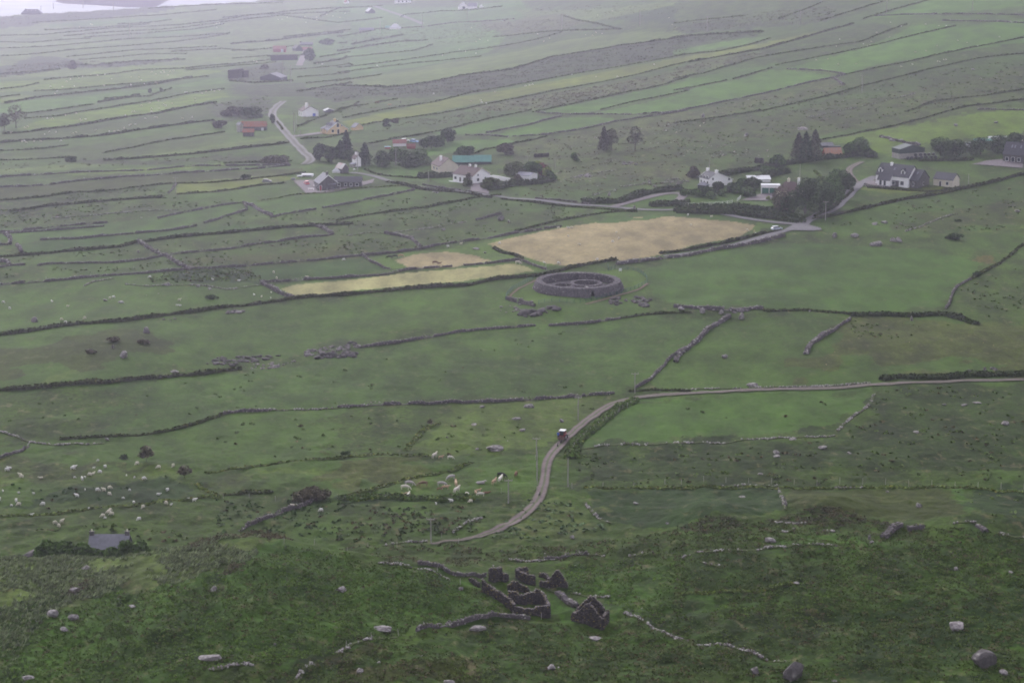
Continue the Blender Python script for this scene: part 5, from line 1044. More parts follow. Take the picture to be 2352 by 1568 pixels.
for gx, w in ((250, 150), (380, 160), (500, 140), (590, 110), (700, 140), (800, 130), (900, 120)):
    u, v = px('G', gx, 700); Yw = 428.5; Xw = (u-1176)/F_PX*Yw*1.03; tree('bush', 'G', gx, 700, 150 if gx not in (590, 700) else 105, w*1.25, (.055, .09, .03), 'leafy cottage shrub', world=(Xw, Yw))
# ---------------------------------------------------------------- boulders and outcrops
def blob_mesh(n_sub=2):
    import bmesh
    bm = bmesh.new(); bmesh.ops.create_icosphere(bm, subdivisions=n_sub, radius=1); V = np.array([v.co[:] for v in bm.verts]); F = np.array([[v.index for v in f.verts] for f in bm.faces]); bm.free(); return V, F
_BV, _BF = blob_mesh(2); _BV3, _BF3 = blob_mesh(3)
def rock_arrays(cx, cy, cz, rx, ry, rz, seed, hi=False, tone=1.0, white=.3):
    V0, F0 = (_BV3, _BF3) if hi else (_BV, _BF)
    n = fbm(V0[:, 0]*1.4+seed*3.1, V0[:, 1]*1.4+V0[:, 2]*1.9, 25, 3); V = V0*(.62+.75*n)[:, None]
    for k in range(6):   # facet cuts
        d = RNG.normal(size=3); d /= np.linalg.norm(d); h = V@d; V = V-np.where(h > .62, h-.62, 0)[:, None]*d
    V = V*np.array([rx, ry, rz]); a = seed*1.7; V = np.c_[V[:, 0]*math.cos(a)-V[:, 1]*math.sin(a), V[:, 0]*math.sin(a)+V[:, 1]*math.cos(a), V[:, 2]]
    t = np.array([.125, .112, .116])*tone*(.6+.8*fbm(V0[:, 0]*4+seed, V0[:, 1]*4+V0[:, 2]*3, 27, 2))[:, None]
    w = fbm(V0[:, 0]*6-seed, V0[:, 1]*5+V0[:, 2]*6, 29, 2) > (1-white*.9); t[w] = np.array([.26, .245, .24])
    return V+np.array([cx, cy, cz]), F0, t
def boulder(t, x, y, wpx, hpx, words=None, label=None, tone=1.0, white=.3, ycomp=.8):
    u, v = px(t, x, y); X, Y = hit(u, v); s = scale_at(X, Y); sc = TILES[t][2]; w = wpx/sc*s; h = hpx/sc*s
    V, F, T = rock_arrays(0, 0, h*.28, w*.56, w*.56*ycomp, h*.72, RNG.uniform(0, 50), True, tone, white)
    o = mesh_np('boulder', V, F, M_STONE, tint=T, smooth=False); o.location = (X, Y, pz(X, Y)); tag(o, label, 'boulder', 'boulders lying in the fields')
    if not label: place_label(o, u, v, words or 'pale grey boulder')
    return o
def outcrop(s, n, rpx, label, tone=.9, white=.15, flat=.6):
    P = hits(s); A = np.array(P); cx, cy = A.mean(0); sc = math.hypot(cx, cy, CAM_H)/8760./1.68; parts = []; k = 0
    while k < n:
        x = RNG.uniform(A[:, 0].min(), A[:, 0].max()); y = RNG.uniform(A[:, 1].min(), A[:, 1].max())
        if not in_poly(np.array([x]), np.array([y]), P)[0]: continue
        r = rpx*sc*RNG.uniform(.35, 1.3)*.5; parts.append(rock_arrays(x-cx, y-cy, pz(x, y)-pz(cx, cy)+r*.15, r*1.2, r, r*flat*1.2, RNG.uniform(0, 90), False, tone*RNG.uniform(.7, 1.25), white)); k += 1
    V, F, T = join(parts); o = mesh_np('rock_outcrop', V, F, M_STONE, tint=T); o.location = (cx, cy, pz(cx, cy)); tag(o, label, 'rock outcrop'); return o
boulder('I', 810, 1525, 170, 130, label='big pointed grey boulder standing at the lower edge of the bracken slope', tone=.7, white=.25, ycomp=.7)
boulder('I', 545, 1500, 75, 55, label='small rounded boulder just left of the big pointed boulder', tone=.75)
boulder('I', 2090, 1450, 170, 85, label='pale wide crag rising from dark bracken in the lower right corner', tone=.6, white=.3)
boulder('G', 240, 715, 250, 60, label='long flat slanting grey slab on the grassy ridge at left', tone=.75, white=.15, ycomp=.35)
boulder('D', 830, 885, 62, 46, label='lone pale squarish boulder on the smooth left mound', tone=1.3, white=.5)
boulder('D', 760, 825, 28, 22); boulder('D', 985, 720, 60, 40, 'dark split boulder'); boulder('D', 235, 650, 60, 34, 'dark split boulder')
for a in [('E',1052,1515,105,42),('E',1290,1222,64,28),('E',972,1222,44,16),('E',1505,1325,40,22),('E',1245,1380,44,14),('E',920,1340,44,10),('E',940,1505,34,12),('E',1200,1305,54,16),('F',340,892,44,26),('F',530,1082,80,26),('F',1080,80,34,32),('F',1210,80,50,24),('F',1355,140,80,34),('F',1475,110,44,30),('F',1512,112,40,30),('F',1596,640,16,34),
 ('F',2222,1345,60,30),('F',1000,1495,60,18),('F',800,1450,56,12),('F',1630,1392,50,12),('F',450,625,40,44),('F',190,590,44,34),('F',315,590,44,26),('F',45,572,50,22),('F',1950,1212,46,12),('F',2040,1196,60,10),('F',1815,1208,30,10),('E',680,40,0,0),('E',1910,470,70,0),
 ('I',690,28,50,22),('I',685,52,54,14),('I',1175,20,44,14),('I',580,165,34,10),('I',460,318,46,14),('I',1435,282,26,16),('I',1645,390,42,36),('I',645,620,80,34),('I',1315,600,24,44),('I',1330,625,34,18),('I',1895,790,40,18),('I',2260,826,40,10),('I',1900,1200,110,50),('I',1080,1535,36,12),('I',820,908,40,16),('I',70,715,34,26),('I',2210,1510,60,34),
 ('G',1440,935,44,34),('G',2290,940,70,28),('G',885,1060,50,16),('G',1415,1415,130,34),('G',180,1560,80,24),('G',490,1140,70,40),('G',345,1125,90,46),('G',430,1240,60,24),('G',580,782,54,24),('G',500,935,60,26),('G',1845,1310,24,12),
 ('H',310,1200,120,34),('H',945,1215,120,26),('H',1730,1250,86,22),('H',1440,1480,70,34),('H',740,1555,80,22),('H',28,935,60,34),('H',150,1490,60,26),('H',1575,590,34,24),('H',2005,365,40,10),('H',2215,490,26,12),('H',1065,10,80,20),('H',830,940,36,24),
 ('D',815,525,40,16),('D',708,515,30,16),('D',1125,405,40,22),('D',1330,412,34,18),('D',1410,432,34,14),('D',932,186,24,14),('D',1600,592,60,14),('D',720,1445,34,16),('D',1175,985,60,14),
 ('B',1100,1480,54,40),('B',1152,1495,24,20),('B',672,1300,30,12),('B',645,1295,30,10),('B',1670,1185,50,16),('B',1825,1320,20,30),('B',1995,1395,26,16),('B',1150,1345,0,0),('C',485,915,36,26),('C',1895,845,34,16),('C',2010,470,30,12),('C',2165,828,40,12),('C',1350,1508,46,18),('C',1415,1498,40,18),('C',2305,1425,44,16),('C',860,870,90,20),('C',195,790,26,30),('D',290,1506,0,0),('E',710,32,30,20),('E',930,160,50,14),('E',990,186,20,14)]:
    if a[3] and a[4]: boulder(*a, tone=RNG.uniform(.9, 1.45), white=.5)
outcrop('E1215,600 1260,575 1340,590 1400,560 1480,555 1500,580 1400,600 1250,622', 26, 52, 'dark grey rock outcrop just below the ring fort mound', tone=.7)
outcrop('E1040,545 1230,530 1260,555 1200,580 1080,600 1040,570', 12, 26, 'scatter of small pale rocks at the left foot of the ring fort mound', tone=1.1, white=.4)
outcrop('E1815,530 1850,495 2000,485 2120,500 2080,520 1950,525 1900,545 1830,545', 30, 40, 'jagged line of grey rocks right of the ring fort', tone=.75)
outcrop('E2040,545 2100,530 2110,545 2060,555', 3, 60, 'rounded dark rock in the hollow right of the ring fort', tone=.7)
outcrop('D1380,940 1450,890 1650,880 1900,870 1800,900 1550,945', 55, 40, 'broad low rock sheet at the lower edge of the left pasture', tone=.62, white=.1, flat=.4)
outcrop('D1560,955 1700,930 2000,905 2000,925 1800,965 1600,960', 34, 24, 'band of small pale stones below the broad rock sheet', tone=1.1, white=.4)
outcrop('D2010,870 2100,840 2352,805 E170,800 150,820 D2352,845 2050,885', 60, 28, 'pale tumbled stone bank left of the long pasture wall', tone=1.05, white=.35)
outcrop('D2110,900 2180,870 2352,860 E150,870 120,905 0,895 D2352,900 2150,905', 40, 44, 'dark rubble pile under the pale tumbled stone bank', tone=.6, white=.12)
outcrop('D1090,630 1200,620 1160,640 1100,645', 8, 22, 'small stone patch beside the long dark hedge at left', tone=.9)
outcrop('D1450,590 1560,585 1640,580 1620,600 1500,600', 10, 26, 'flat stones below the long dark hedge left of the hay strip', tone=.8)
outcrop('E30,800 130,785 150,805 40,820', 9, 30, 'three rounded rocks at the left end of the long pasture wall', tone=.7)
outcrop('F1930,970 2000,965 2000,995 1950,990', 7, 24, 'left pair of mossy rocks above the farm track', tone=.8)
outcrop('F2080,955 2170,950 2150,985 2090,985', 9, 26, 'right cluster of mossy rocks above the farm track', tone=.8)
outcrop('F380,590 470,560 560,550 560,570 440,585', 9, 34, 'loose grey boulders where two pasture walls meet below the green field', tone=.85)
outcrop('C1380,920 1480,930 1560,960 1450,950', 9, 30, 'pale boulders behind the cattle barn', tone=1.2, white=.4)
outcrop('B1080,150 1200,120 1150,160', 6, 22, 'faint rocks on the hazy hillside foot')
outcrop('B2000,1230 2352,1200 2352,1240 2050,1260', 20, 24, 'stony ridge crest left of the white farmhouse', tone=1.0, white=.3)
outcrop('B1550,1190 1700,1165 1720,1185 1600,1205', 12, 22, 'pale stone heap in scrub right of the bungalow hedge', tone=1.1, white=.4)
outcrop('B1900,1090 2020,1100 2000,1120 1920,1110', 12, 22, 'loose stones on the rocky slope behind the white farmhouse', tone=1.0, white=.3)

# ---------------------------------------------------------------- undergrowth, tufts, stones (uncountable)
def scatter(name, jobs, m, parts_fn):
    allp = []
    for s, dens, kw in jobs:
        P = hits(s); A = np.array(P); x0, y0 = A.min(0); x1, y1 = A.max(0); n = int((x1-x0)*(y1-y0)*dens)
        x = RNG.uniform(x0, x1, n); y = RNG.uniform(y0, y1, n); k = in_poly(x, y, P); x, y = x[k], y[k]
        q = fbm(x/9, y/9, 33, 3); k = RNG.random(len(x)) < np.clip((q-kw.get('thr', .3))*5, 0, 1); allp.append(parts_fn(x[k], y[k], kw))
    V, F, T = join(allp); o = mesh_np(name, V, F, m, tint=T); o['kind'] = 'stuff'; return o
def clump(x, y, kw):
    n = len(x); r = kw.get('r', .55)*RNG.uniform(.5, 1.5, n); h = r*kw.get('hr', .45); L = kw.get('leaves', 9)+4; col = np.array(kw['col'])
    v = fbm(x/5, y/5, 35, 2)[:, None]; cb = col*(.6+.8*v)*RNG.uniform(.85, 1.15, (n, 1)); br = RNG.random(n) < kw.get('brown', .06); cb[br] = np.array([.085, .066, .032])*RNG.uniform(.6, 1.2, (br.sum(), 1))
    i = np.repeat(np.arange(n), L); a = RNG.uniform(0, 2*math.pi, n*L); e = RNG.uniform(.1, 1, n*L); rr = r[i]*np.sqrt(1-e**2*.9)
    c = np.c_[x[i]+np.cos(a)*rr, y[i]+np.sin(a)*rr, ground_z(x, y)[i]+h[i]*e*.9]
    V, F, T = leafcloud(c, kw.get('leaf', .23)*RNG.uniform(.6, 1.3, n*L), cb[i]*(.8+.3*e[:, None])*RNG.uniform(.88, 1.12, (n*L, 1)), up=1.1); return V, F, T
FORE = 'G0,1600 0,1000 700,900 1500,780 1900,640 2352,720 H400,800 900,960 1500,1080 2352,1150 2352,1600 I1000,1600 H0,1600 G0,1600'
BR = (.064, .110, .015); BD = (.052, .080, .014); TU = (.056, .064, .022)
scatter('bracken_undergrowth', [
 ('G0,1650 0,1250 400,1100 700,960 1200,890 1600,800 1860,640 2352,700 2352,1330 1900,1440 1400,1500 1300,1650', 1.5, dict(col=BR, thr=.1, r=.55, leaves=8)),
 ('H0,720 270,750 760,870 960,960 1190,1090 1050,1120 600,1180 300,1280 0,1340', 1.5, dict(col=BR, thr=.1, r=.55, leaves=8)),
 ('H0,1360 500,1250 1200,1150 1500,1180 1800,1220 1930,1110 2352,1290 2352,1650 0,1650', 1.1, dict(col=BD, thr=.2, r=.6, brown=.16, leaves=8)),
 ('G1400,1650 1600,1520 2000,1450 2352,1340 2352,1650', 1.1, dict(col=BD, thr=.2, r=.55, brown=.14, leaves=8)),
 ('H1500,780 1950,730 2352,740 2352,1290 1950,1110 1700,970 1560,960', 1.1, dict(col=BR, thr=.2, r=.6, brown=.08, leaves=8)),
 ('H0,650 700,640 1500,640 1950,710 1500,760 1000,760 700,800 300,760', .8, dict(col=TU, thr=.38, r=.5, brown=.25, leaves=7)),
 ('I0,580 300,500 700,480 1300,500 2352,600 2352,1650 0,1650', 1.0, dict(col=BD, thr=.2, r=.65, brown=.13, leaves=8)),
 ('I0,1000 600,960 1300,640 2352,660 2352,900 1300,1000 800,1100 0,1200', .5, dict(col=BR, thr=.22, r=.6, brown=.05, leaves=8)),
 ('H1150,660 2352,520 2352,740 1900,700 1300,740', .8, dict(col=BD, thr=.22, r=.6, brown=.12, leaves=8)),
 ('I620,470 950,380 1150,390 1300,470 1500,500 1500,540 700,500', 2.0, dict(col=(.06, .062, .035), thr=.2, r=.6, brown=.35, leaves=8)),
 ('I0,530 250,430 350,440 500,520 200,560', 2.0, dict(col=(.06, .066, .035), thr=.2, r=.6, brown=.3, leaves=8)),
 ('G1250,600 1400,590 1750,565 1950,600 1900,680 1700,680 1300,760 1000,760 1100,700', .5, dict(col=(.075, .085, .035), thr=.42, r=.5, brown=.4, leaves=7)),
 ('G1250,610 1400,580 1750,560 1900,585 1980,640 1880,650 1700,600 1400,640 1280,650', 1.6, dict(col=(.07, .055, .03), thr=.3, r=.6, hr=1.0, brown=.4, leaves=8)),
 ('G1480,850 1550,780 1680,760 1640,800 1560,850', 1.6, dict(col=(.075, .055, .035), thr=.2, r=.6, hr=.8, brown=.5, leaves=8)),
 ('G380,980 480,900 620,860 640,900 520,960', 1.6, dict(col=(.07, .055, .035), thr=.2, r=.6, hr=.8, brown=.5, leaves=8)),
], M_LEAF, clump)
WG = (.24, .28, .16)
def blades(x, y, kw):
    n = len(x); L = 5; i = np.repeat(np.arange(n), L); a = RNG.uniform(0, 6.28, n*L); h = kw['h']*RNG.uniform(.5, 1.2, n*L)
    bx = x[i]+RNG.uniform(-.3, .3, n*L); by = y[i]+RNG.uniform(-.3, .3, n*L); bz = ground_z(bx, by); w = kw.get('w', .16); lean = .6
    dx, dy = np.cos(a)*w, np.sin(a)*w; tx, ty = bx+lean*h*.9+RNG.uniform(-.1, .1, n*L), by+RNG.uniform(-.35, .1, n*L)
    V = np.stack([np.c_[bx-dx, by-dy, bz-.05], np.c_[bx+dx, by+dy, bz-.05], np.c_[tx+dx*.3, ty+dy*.3, bz+h], np.c_[tx-dx*.3, ty-dy*.3, bz+h]], 1).reshape(-1, 3)
    c = np.array(kw['col'])*RNG.uniform(.55, 1.3, (n, 1))[i]*RNG.uniform(.8, 1.2, (n*L, 1)); return V, np.arange(4*n*L).reshape(-1, 4), np.repeat(c, 4, 0)
scatter('long_grass', [
 ('G0,1500 0,735 500,700 1000,690 1400,600 1750,590 1700,740 1300,860 1000,910 500,1000 200,1250 60,1500', 2.6, dict(col=WG, h=.5, thr=.3)),
 ('G0,1650 0,900 500,960 200,1250 150,1650', 1.0, dict(col=(.10, .15, .06), h=.5, thr=.35)),
 ('H500,640 1500,650 1900,590 2352,540 2352,560 1600,680 600,690', 1.2, dict(col=(.17, .16, .09), h=.45, thr=.4)),
], M_LEAF, blades)
RU = (.072, .108, .026); RP = (.095, .092, .050)
def rush(s, d, col=RU, r=.5, thr=.4, brown=.1): return (s, d*.75, dict(col=col, r=r, thr=thr, brown=brown, leaves=5, leaf=.45, hr=.5))
scatter('rush_tufts', [
 rush('D1130,130 2200,90 2200,180 1900,240 1200,290 1050,200', .16), rush('D250,290 1200,240 1200,290 400,330 0,380 0,300', .16), rush('D250,200 900,160 900,210 400,250 0,250', .1), rush('D1050,320 1700,290 1770,370 1400,385 1000,385', .5, thr=.2),
 rush('A300,1400 1100,1330 1600,1340 1300,1400 900,1440 300,1500 0,1540 0,1400', .16), rush('A400,1290 1150,1250 1150,1330 500,1370', .14), rush('A1500,1440 2352,1400 2352,1550 1500,1540', .08), rush('B0,1370 500,1290 1200,1330 1800,1410 1500,1480 900,1480 500,1560 0,1560', .09),
 rush('E0,60 150,50 420,90 540,150 200,190 0,200', .12), rush('E560,10 1000,0 1200,30 800,110 560,140', .08), rush('E0,0 400,0 300,45 80,55', .1),
 rush('G1100,180 1200,200 900,200', .1), rush('G100,560 700,500 1300,560 1200,640 700,620', .35, thr=.3), rush('G0,230 1400,220 1440,310 800,380 0,440', .10, (.04, .075, .025), .35), rush('G1400,340 2352,330 2352,640 1900,560 1500,560', .30, (.05, .085, .03), .45, .32), rush('H0,360 1000,380 950,560 300,620 0,620', .35, (.055, .08, .032), .45, .32, .25),
 rush('H1300,330 1650,370 1850,520 1300,600 1000,600', .35, (.08, .125, .055), .45, .3, .02), rush('D0,1120 1500,1000 2352,900 2352,1220 1500,1250 800,1400 0,1370', .025, RU, .4), rush('E0,830 1300,700 2300,640 2000,1100 0,1200', .012, RU, .45, .45),
 rush('D1500,1330 2352,1230 2352,1560 1300,1560', .05, RU, .5, .45), rush('E0,1240 640,1230 600,1400 400,1560 0,1560', .07), rush('E650,1240 1800,1180 1450,1560 600,1560', .035), rush('F0,1200 1200,1150 1000,1400 0,1440', .02), rush('F1400,1120 2352,1060 2352,1567 1200,1567 0,1567 0,1480 1100,1430', .10, RU, .55, .38, .2),
 rush('H1650,40 2352,30 2352,250 1650,230 1560,80', .09), rush('I0,0 2352,0 2352,240 0,220', .09, RU, .55, .38, .2), rush('I1850,270 2352,290 2352,560 2100,520', .1), rush('F1900,420 2352,280 2352,640 2100,620', .10), rush('F1180,640 2000,680 1700,760 1200,760', .12),
 rush('C1600,1310 2352,1200 2352,1567 1400,1567 1000,1500', .06, RU, .7, .4), rush('F1500,0 2352,0 2352,60 1600,60', .06, RU, .7, .4), rush('C0,1010 550,990 700,1100 0,1150', .05, RP, .7), rush('C300,700 2352,400 2352,600 1200,860 300,1000 0,1000 0,860', .05, RU, .8, .35, .3),
 rush('B1100,1180 2352,1020 2352,1240 1500,1340 1100,1310', .05, RP, .7, .35, .3), rush('B1000,1010 1700,900 2352,780 2352,1020 1500,1150 1430,1080', .045, RP, .8, .35, .4), rush('B900,730 1500,620 2200,500 2352,470 2352,510 1850,640 1300,740 950,750', .09, RP, 1.0, .25, .3), rush('C0,460 600,350 600,375 200,470 0,520', .09, RP, 1.0, .25, .3),
 rush('A2080,640 2150,605 B0,590 350,595 830,520 1170,480 1450,395 1900,320 2352,260 2352,350 1700,470 1200,560 850,635 600,650 200,640 0,680', .09, (.058, .068, .032), 1.9, .38, .2), rush('C0,260 200,245 600,215 600,235 150,300 0,340', .08, (.058, .068, .032), 1.9, .38, .2), rush('C500,90 1100,50 1050,140 500,190 0,220 0,180', .05, RP, 1.5, .3),
 rush('B0,200 800,160 1500,130 1700,160 1300,250 600,300 0,330', .03, RP, 1.6, .35), rush('B1300,60 2352,-20 2352,100 1700,150', .015, RP, 1.6, .35), rush('A0,500 100,440 480,410 900,420 1200,405 900,450 400,460 0,525', .05, RP, 1.8, .3), rush('A1540,470 1900,430 1930,500 1700,550 1540,540', .03, RP, 1.8, .42), rush('A1430,700 1800,650 1820,790 1560,810', .05, RU, 1.3, .42), rush('A0,1090 900,1050 1950,1060 1900,1100 900,1110 0,1160', .03, RP, 1.1, .35), rush('A0,90 850,55 1200,55 900,100 200,170 0,180', .02, RP, 2.0, .3),
 rush('B0,690 850,640 100,780 0,790', .02, RU, 1.2), rush('B400,860 850,830 1250,760 900,700 900,760 500,810 200,900', .05, RP, .9, .3), rush('C1650,640 2352,520 2352,720 1700,790', .03, RU, .8),
], M_LEAF, clump)
def pebbles(x, y, kw):
    n = len(x); d = kw['s']*RNG.uniform(.4, 1.3, (n, 3)); d[:, 2] *= .6; c = np.c_[x, y, ground_z(x, y)+d[:, 2]*.2]; t = np.array(kw.get('col', (.24, .22, .22)))*RNG.uniform(.6, 1.5, (n, 1)); return stones(c, d, RNG.uniform(0, 3, n), t)
scatter('field_stones_rubble', [
 ('B900,740 1500,620 2200,500 2352,475 2352,505 1850,630 1300,730', .04, dict(s=.8, thr=.5, col=(.18, .15, .14))), ('B1200,1000 1700,900 2352,770 2352,960 1700,990', .03, dict(s=.7, thr=.5)), ('B1300,1190 1900,1060 2352,1080 2352,1230 1600,1260', .03, dict(s=.8, thr=.5)), ('C0,740 900,600 1150,520 1500,640 600,800 0,900', .02, dict(s=.7, thr=.5)),
 ('C0,980 700,980 700,1060 0,1060', .04, dict(s=.7, thr=.35, col=(.28, .23, .24))), ('C1400,700 2352,440 2352,560 1700,700', .01, dict(s=.9, thr=.45)), ('C1500,1440 2352,1330 2352,1560 1500,1560', .012, dict(s=.7, thr=.45)), ('E600,1240 1800,1190 1500,1560 600,1560', .008, dict(s=.5, thr=.45)), ('D560,420 1750,400 1750,450 1100,520 560,480', .008, dict(s=.5, thr=.45)),
 ('H700,640 2352,560 2352,1100 1500,1200 700,800', .006, dict(s=.45, thr=.45)), ('F870,900 1900,640 2300,900 900,1050', .006, dict(s=.4, thr=.45, col=(.30, .22, .16))), ('A0,1380 1100,1350 1600,1420 900,1480 0,1540', .006, dict(s=.7, thr=.45)), ('B200,1380 1800,1420 1300,1560 300,1540', .006, dict(s=.7, thr=.45)),
 ('G0,900 800,760 1300,780 900,1000 200,1300', .012, dict(s=.5, thr=.5)), ('H400,1150 2352,1000 2352,1567 0,1567', .004, dict(s=.5, thr=.45)),
], M_STONE, pebbles)
# ---------------------------------------------------------------- animals
def skinned(name, nodes, edges, sub=2):
    """nodes: (x,y,z,r) ; returns mesh data (one continuous surface)"""
    me = bpy.data.meshes.new(name); me.from_pydata([n[:3] for n in nodes], edges, []); o = bpy.data.objects.new(name, me); COL.objects.link(o)
    sk = o.modifiers.new('skin', 'SKIN'); sk.use_smooth_shade = True
    for i, n in enumerate(nodes):
        v = me.skin_vertices[0].data[i]; v.radius = (n[3], n[4] if len(n) > 4 else n[3]); v.use_root = (i == 0)
    o.modifiers.new('sub', 'SUBSURF').levels = sub; o.modifiers['sub'].render_levels = sub
    dg = bpy.context.evaluated_depsgraph_get(); dg.update(); out = bpy.data.meshes.new_from_object(o.evaluated_get(dg)); bpy.data.objects.remove(o); out.name = name
    for p in out.polygons: p.use_smooth = True
    return out
def cow_mesh(pose):
    up = 0 if pose != 'lie' else -.72
    N = [(0, 0, 1.0+up, .36, .40), (.45, 0, 1.02+up, .35, .38), (.85, 0, 1.08+up, .27, .33), (-.5, 0, 1.02+up, .35, .38), (-.9, 0, 1.1+up, .26, .28)]
    E = [(0, 1), (1, 2), (0, 3), (3, 4)]
    if pose == 'graze': N += [(1.15, 0, .82, .18, .2), (1.42, 0, .42, .13), (1.62, 0, .18, .10), (1.72, 0, .06, .07)]
    else: N += [(1.15, 0, 1.3+up, .19, .2), (1.38, 0, 1.52+up, .15), (1.62, 0, 1.42+up, .11), (1.8, 0, 1.32+up, .085)]
    E += [(2, 5), (5, 6), (6, 7), (7, 8)]
    if pose == 'lie':
        for x, s in ((.75, .28), (.75, -.28), (-.7, .34), (-.7, -.34)):
            i = len(N); N += [(x, s, .22, .13), (x+.35, s*1.3, .12, .08), (x+.1, s*1.5, .07, .06)]; E += [(2 if x > 0 else 4, i), (i, i+1), (i+1, i+2)]
    else:
        for x, s in ((.8, .2), (.8, -.2)):
            i = len(N); N += [(x, s, .68, .13), (x+.03, s, .4, .075), (x, s, .1, .055), (x+.05, s, 0, .07)]; E += [(2, i), (i, i+1), (i+1, i+2), (i+2, i+3)]
        for x, s in ((-.85, .2), (-.85, -.2)):
            i = len(N); N += [(x+.05, s, .75, .17), (x-.12, s, .45, .08), (x-.04, s, .12, .055), (x+.02, s, 0, .07)]; E += [(4, i), (i, i+1), (i+1, i+2), (i+2, i+3)]
    i = len(N); N += [(-1.12, 0, 1.12+up, .05), (-1.17, 0, max(.25, .75+up), .035), (-1.17, 0, max(.2, .5+up), .05)]; E += [(4, i), (i, i+1), (i+1, i+2)]
    h = 6; i = len(N); hx, hz = N[h][0], N[h][2]
    N += [(hx, .22, hz+.04, .045), (hx, -.22, hz+.04, .045)]; E += [(h, i), (h, i+1)]
    return skinned('cow', N, E)
def sheep_mesh(pose):
    up = 0 if pose != 'lie' else -.32
    N = [(0, 0, .58+up, .27, .29), (.3, 0, .6+up, .24, .27), (-.3, 0, .6+up, .27, .28), (-.5, 0, .6+up, .2, .2)]; E = [(0, 1), (0, 2), (2, 3)]
    if pose == 'graze': N += [(.52, 0, .45, .14), (.68, 0, .22, .085), (.76, 0, .08, .055)]
    else: N += [(.52, 0, .78+up, .13), (.66, 0, .88+up, .1), (.82, 0, .82+up, .06)]
    E += [(1, 4), (4, 5), (5, 6)]
    if pose != 'lie':
        for x, s, p in ((.3, .13, 1), (.3, -.13, 1), (-.35, .14, 2), (-.35, -.14, 2)):
            i = len(N); N += [(x, s, .3, .07), (x, s, .02, .035)]; E += [(p, i), (i, i+1)]
    i = len(N); N += [(N[5][0]-.02, .12, N[5][2]+.04, .03), (N[5][0]-.02, -.12, N[5][2]+.04, .03)]; E += [(5, i), (5, i+1)]
    return skinned('sheep', N, E)
def dog_mesh():
    N = [(0, 0, .42, .11, .13), (.22, 0, .43, .12, .14), (-.25, 0, .44, .10), (.38, 0, .55, .08), (.48, 0, .62, .075), (.62, 0, .58, .045), (-.42, 0, .4, .04), (-.55, 0, .25, .035)]; E = [(0, 1), (0, 2), (1, 3), (3, 4), (4, 5), (2, 6), (6, 7)]
    for x, s, p in ((.25, .08, 1), (.27, -.08, 1), (-.25, .08, 2), (-.28, -.08, 2)):
        i = len(N); N += [(x, s, .25, .05), (x+(.03 if p == 1 else -.05), s, .12, .03), (x+.03, s, .01, .03)]; E += [(p, i), (i, i+1), (i+1, i+2)]
    i = len(N); N += [(.45, .05, .72, .02), (.45, -.05, .72, .02)]; E += [(4, i), (4, i+1)]
    return skinned('dog', N, E)
COWS = {p: cow_mesh(p) for p in ('stand', 'graze', 'lie')}; SHEEP = {p: sheep_mesh(p) for p in ('stand', 'graze', 'lie')}; DOG = dog_mesh()
HIDE = dict(cream=(.56, .51, .45), white=(.66, .62, .56), grey=(.36, .33, .33), tan=(.42, .29, .20), brown=(.16, .10, .075), red=(.17, .085, .055), black=(.012, .012, .015))
HM = {k: mat('hide_'+k, v, .85, .12, 1.2) for k, v in HIDE.items()}; WOOL = mat('cream_wool', (.56, .52, .43), .95, .12, 3); WOOL2 = mat('white_wool', (.64, .62, .60), .95, .08, 3)
_am = {}
def animal(name, me, m, X, Y, yaw, sc):
    k = (me.name, m.name)
    if k not in _am: q = me.copy(); q.materials.clear(); q.materials.append(m); _am[k] = q
    o = bpy.data.objects.new(name, _am[k]); o.location = (X, Y, pz(X, Y)-.02); o.rotation_euler = (0, 0, R(yaw)); o.scale = (sc,)*3; return link(o)
def facw(X, Y, v): return float(np.clip(math.hypot(X, Y, CAM_H)*(v+373)/(147*5030.), .9, 1.9))
POSEW = {'stand': 'standing', 'graze': 'grazing', 'lie': 'lying'}
def face(yaw):
    a = yaw % 360; return 'facing right' if a < 45 or a > 315 else 'facing away' if a < 135 else 'facing left' if a < 225 else 'facing the camera'
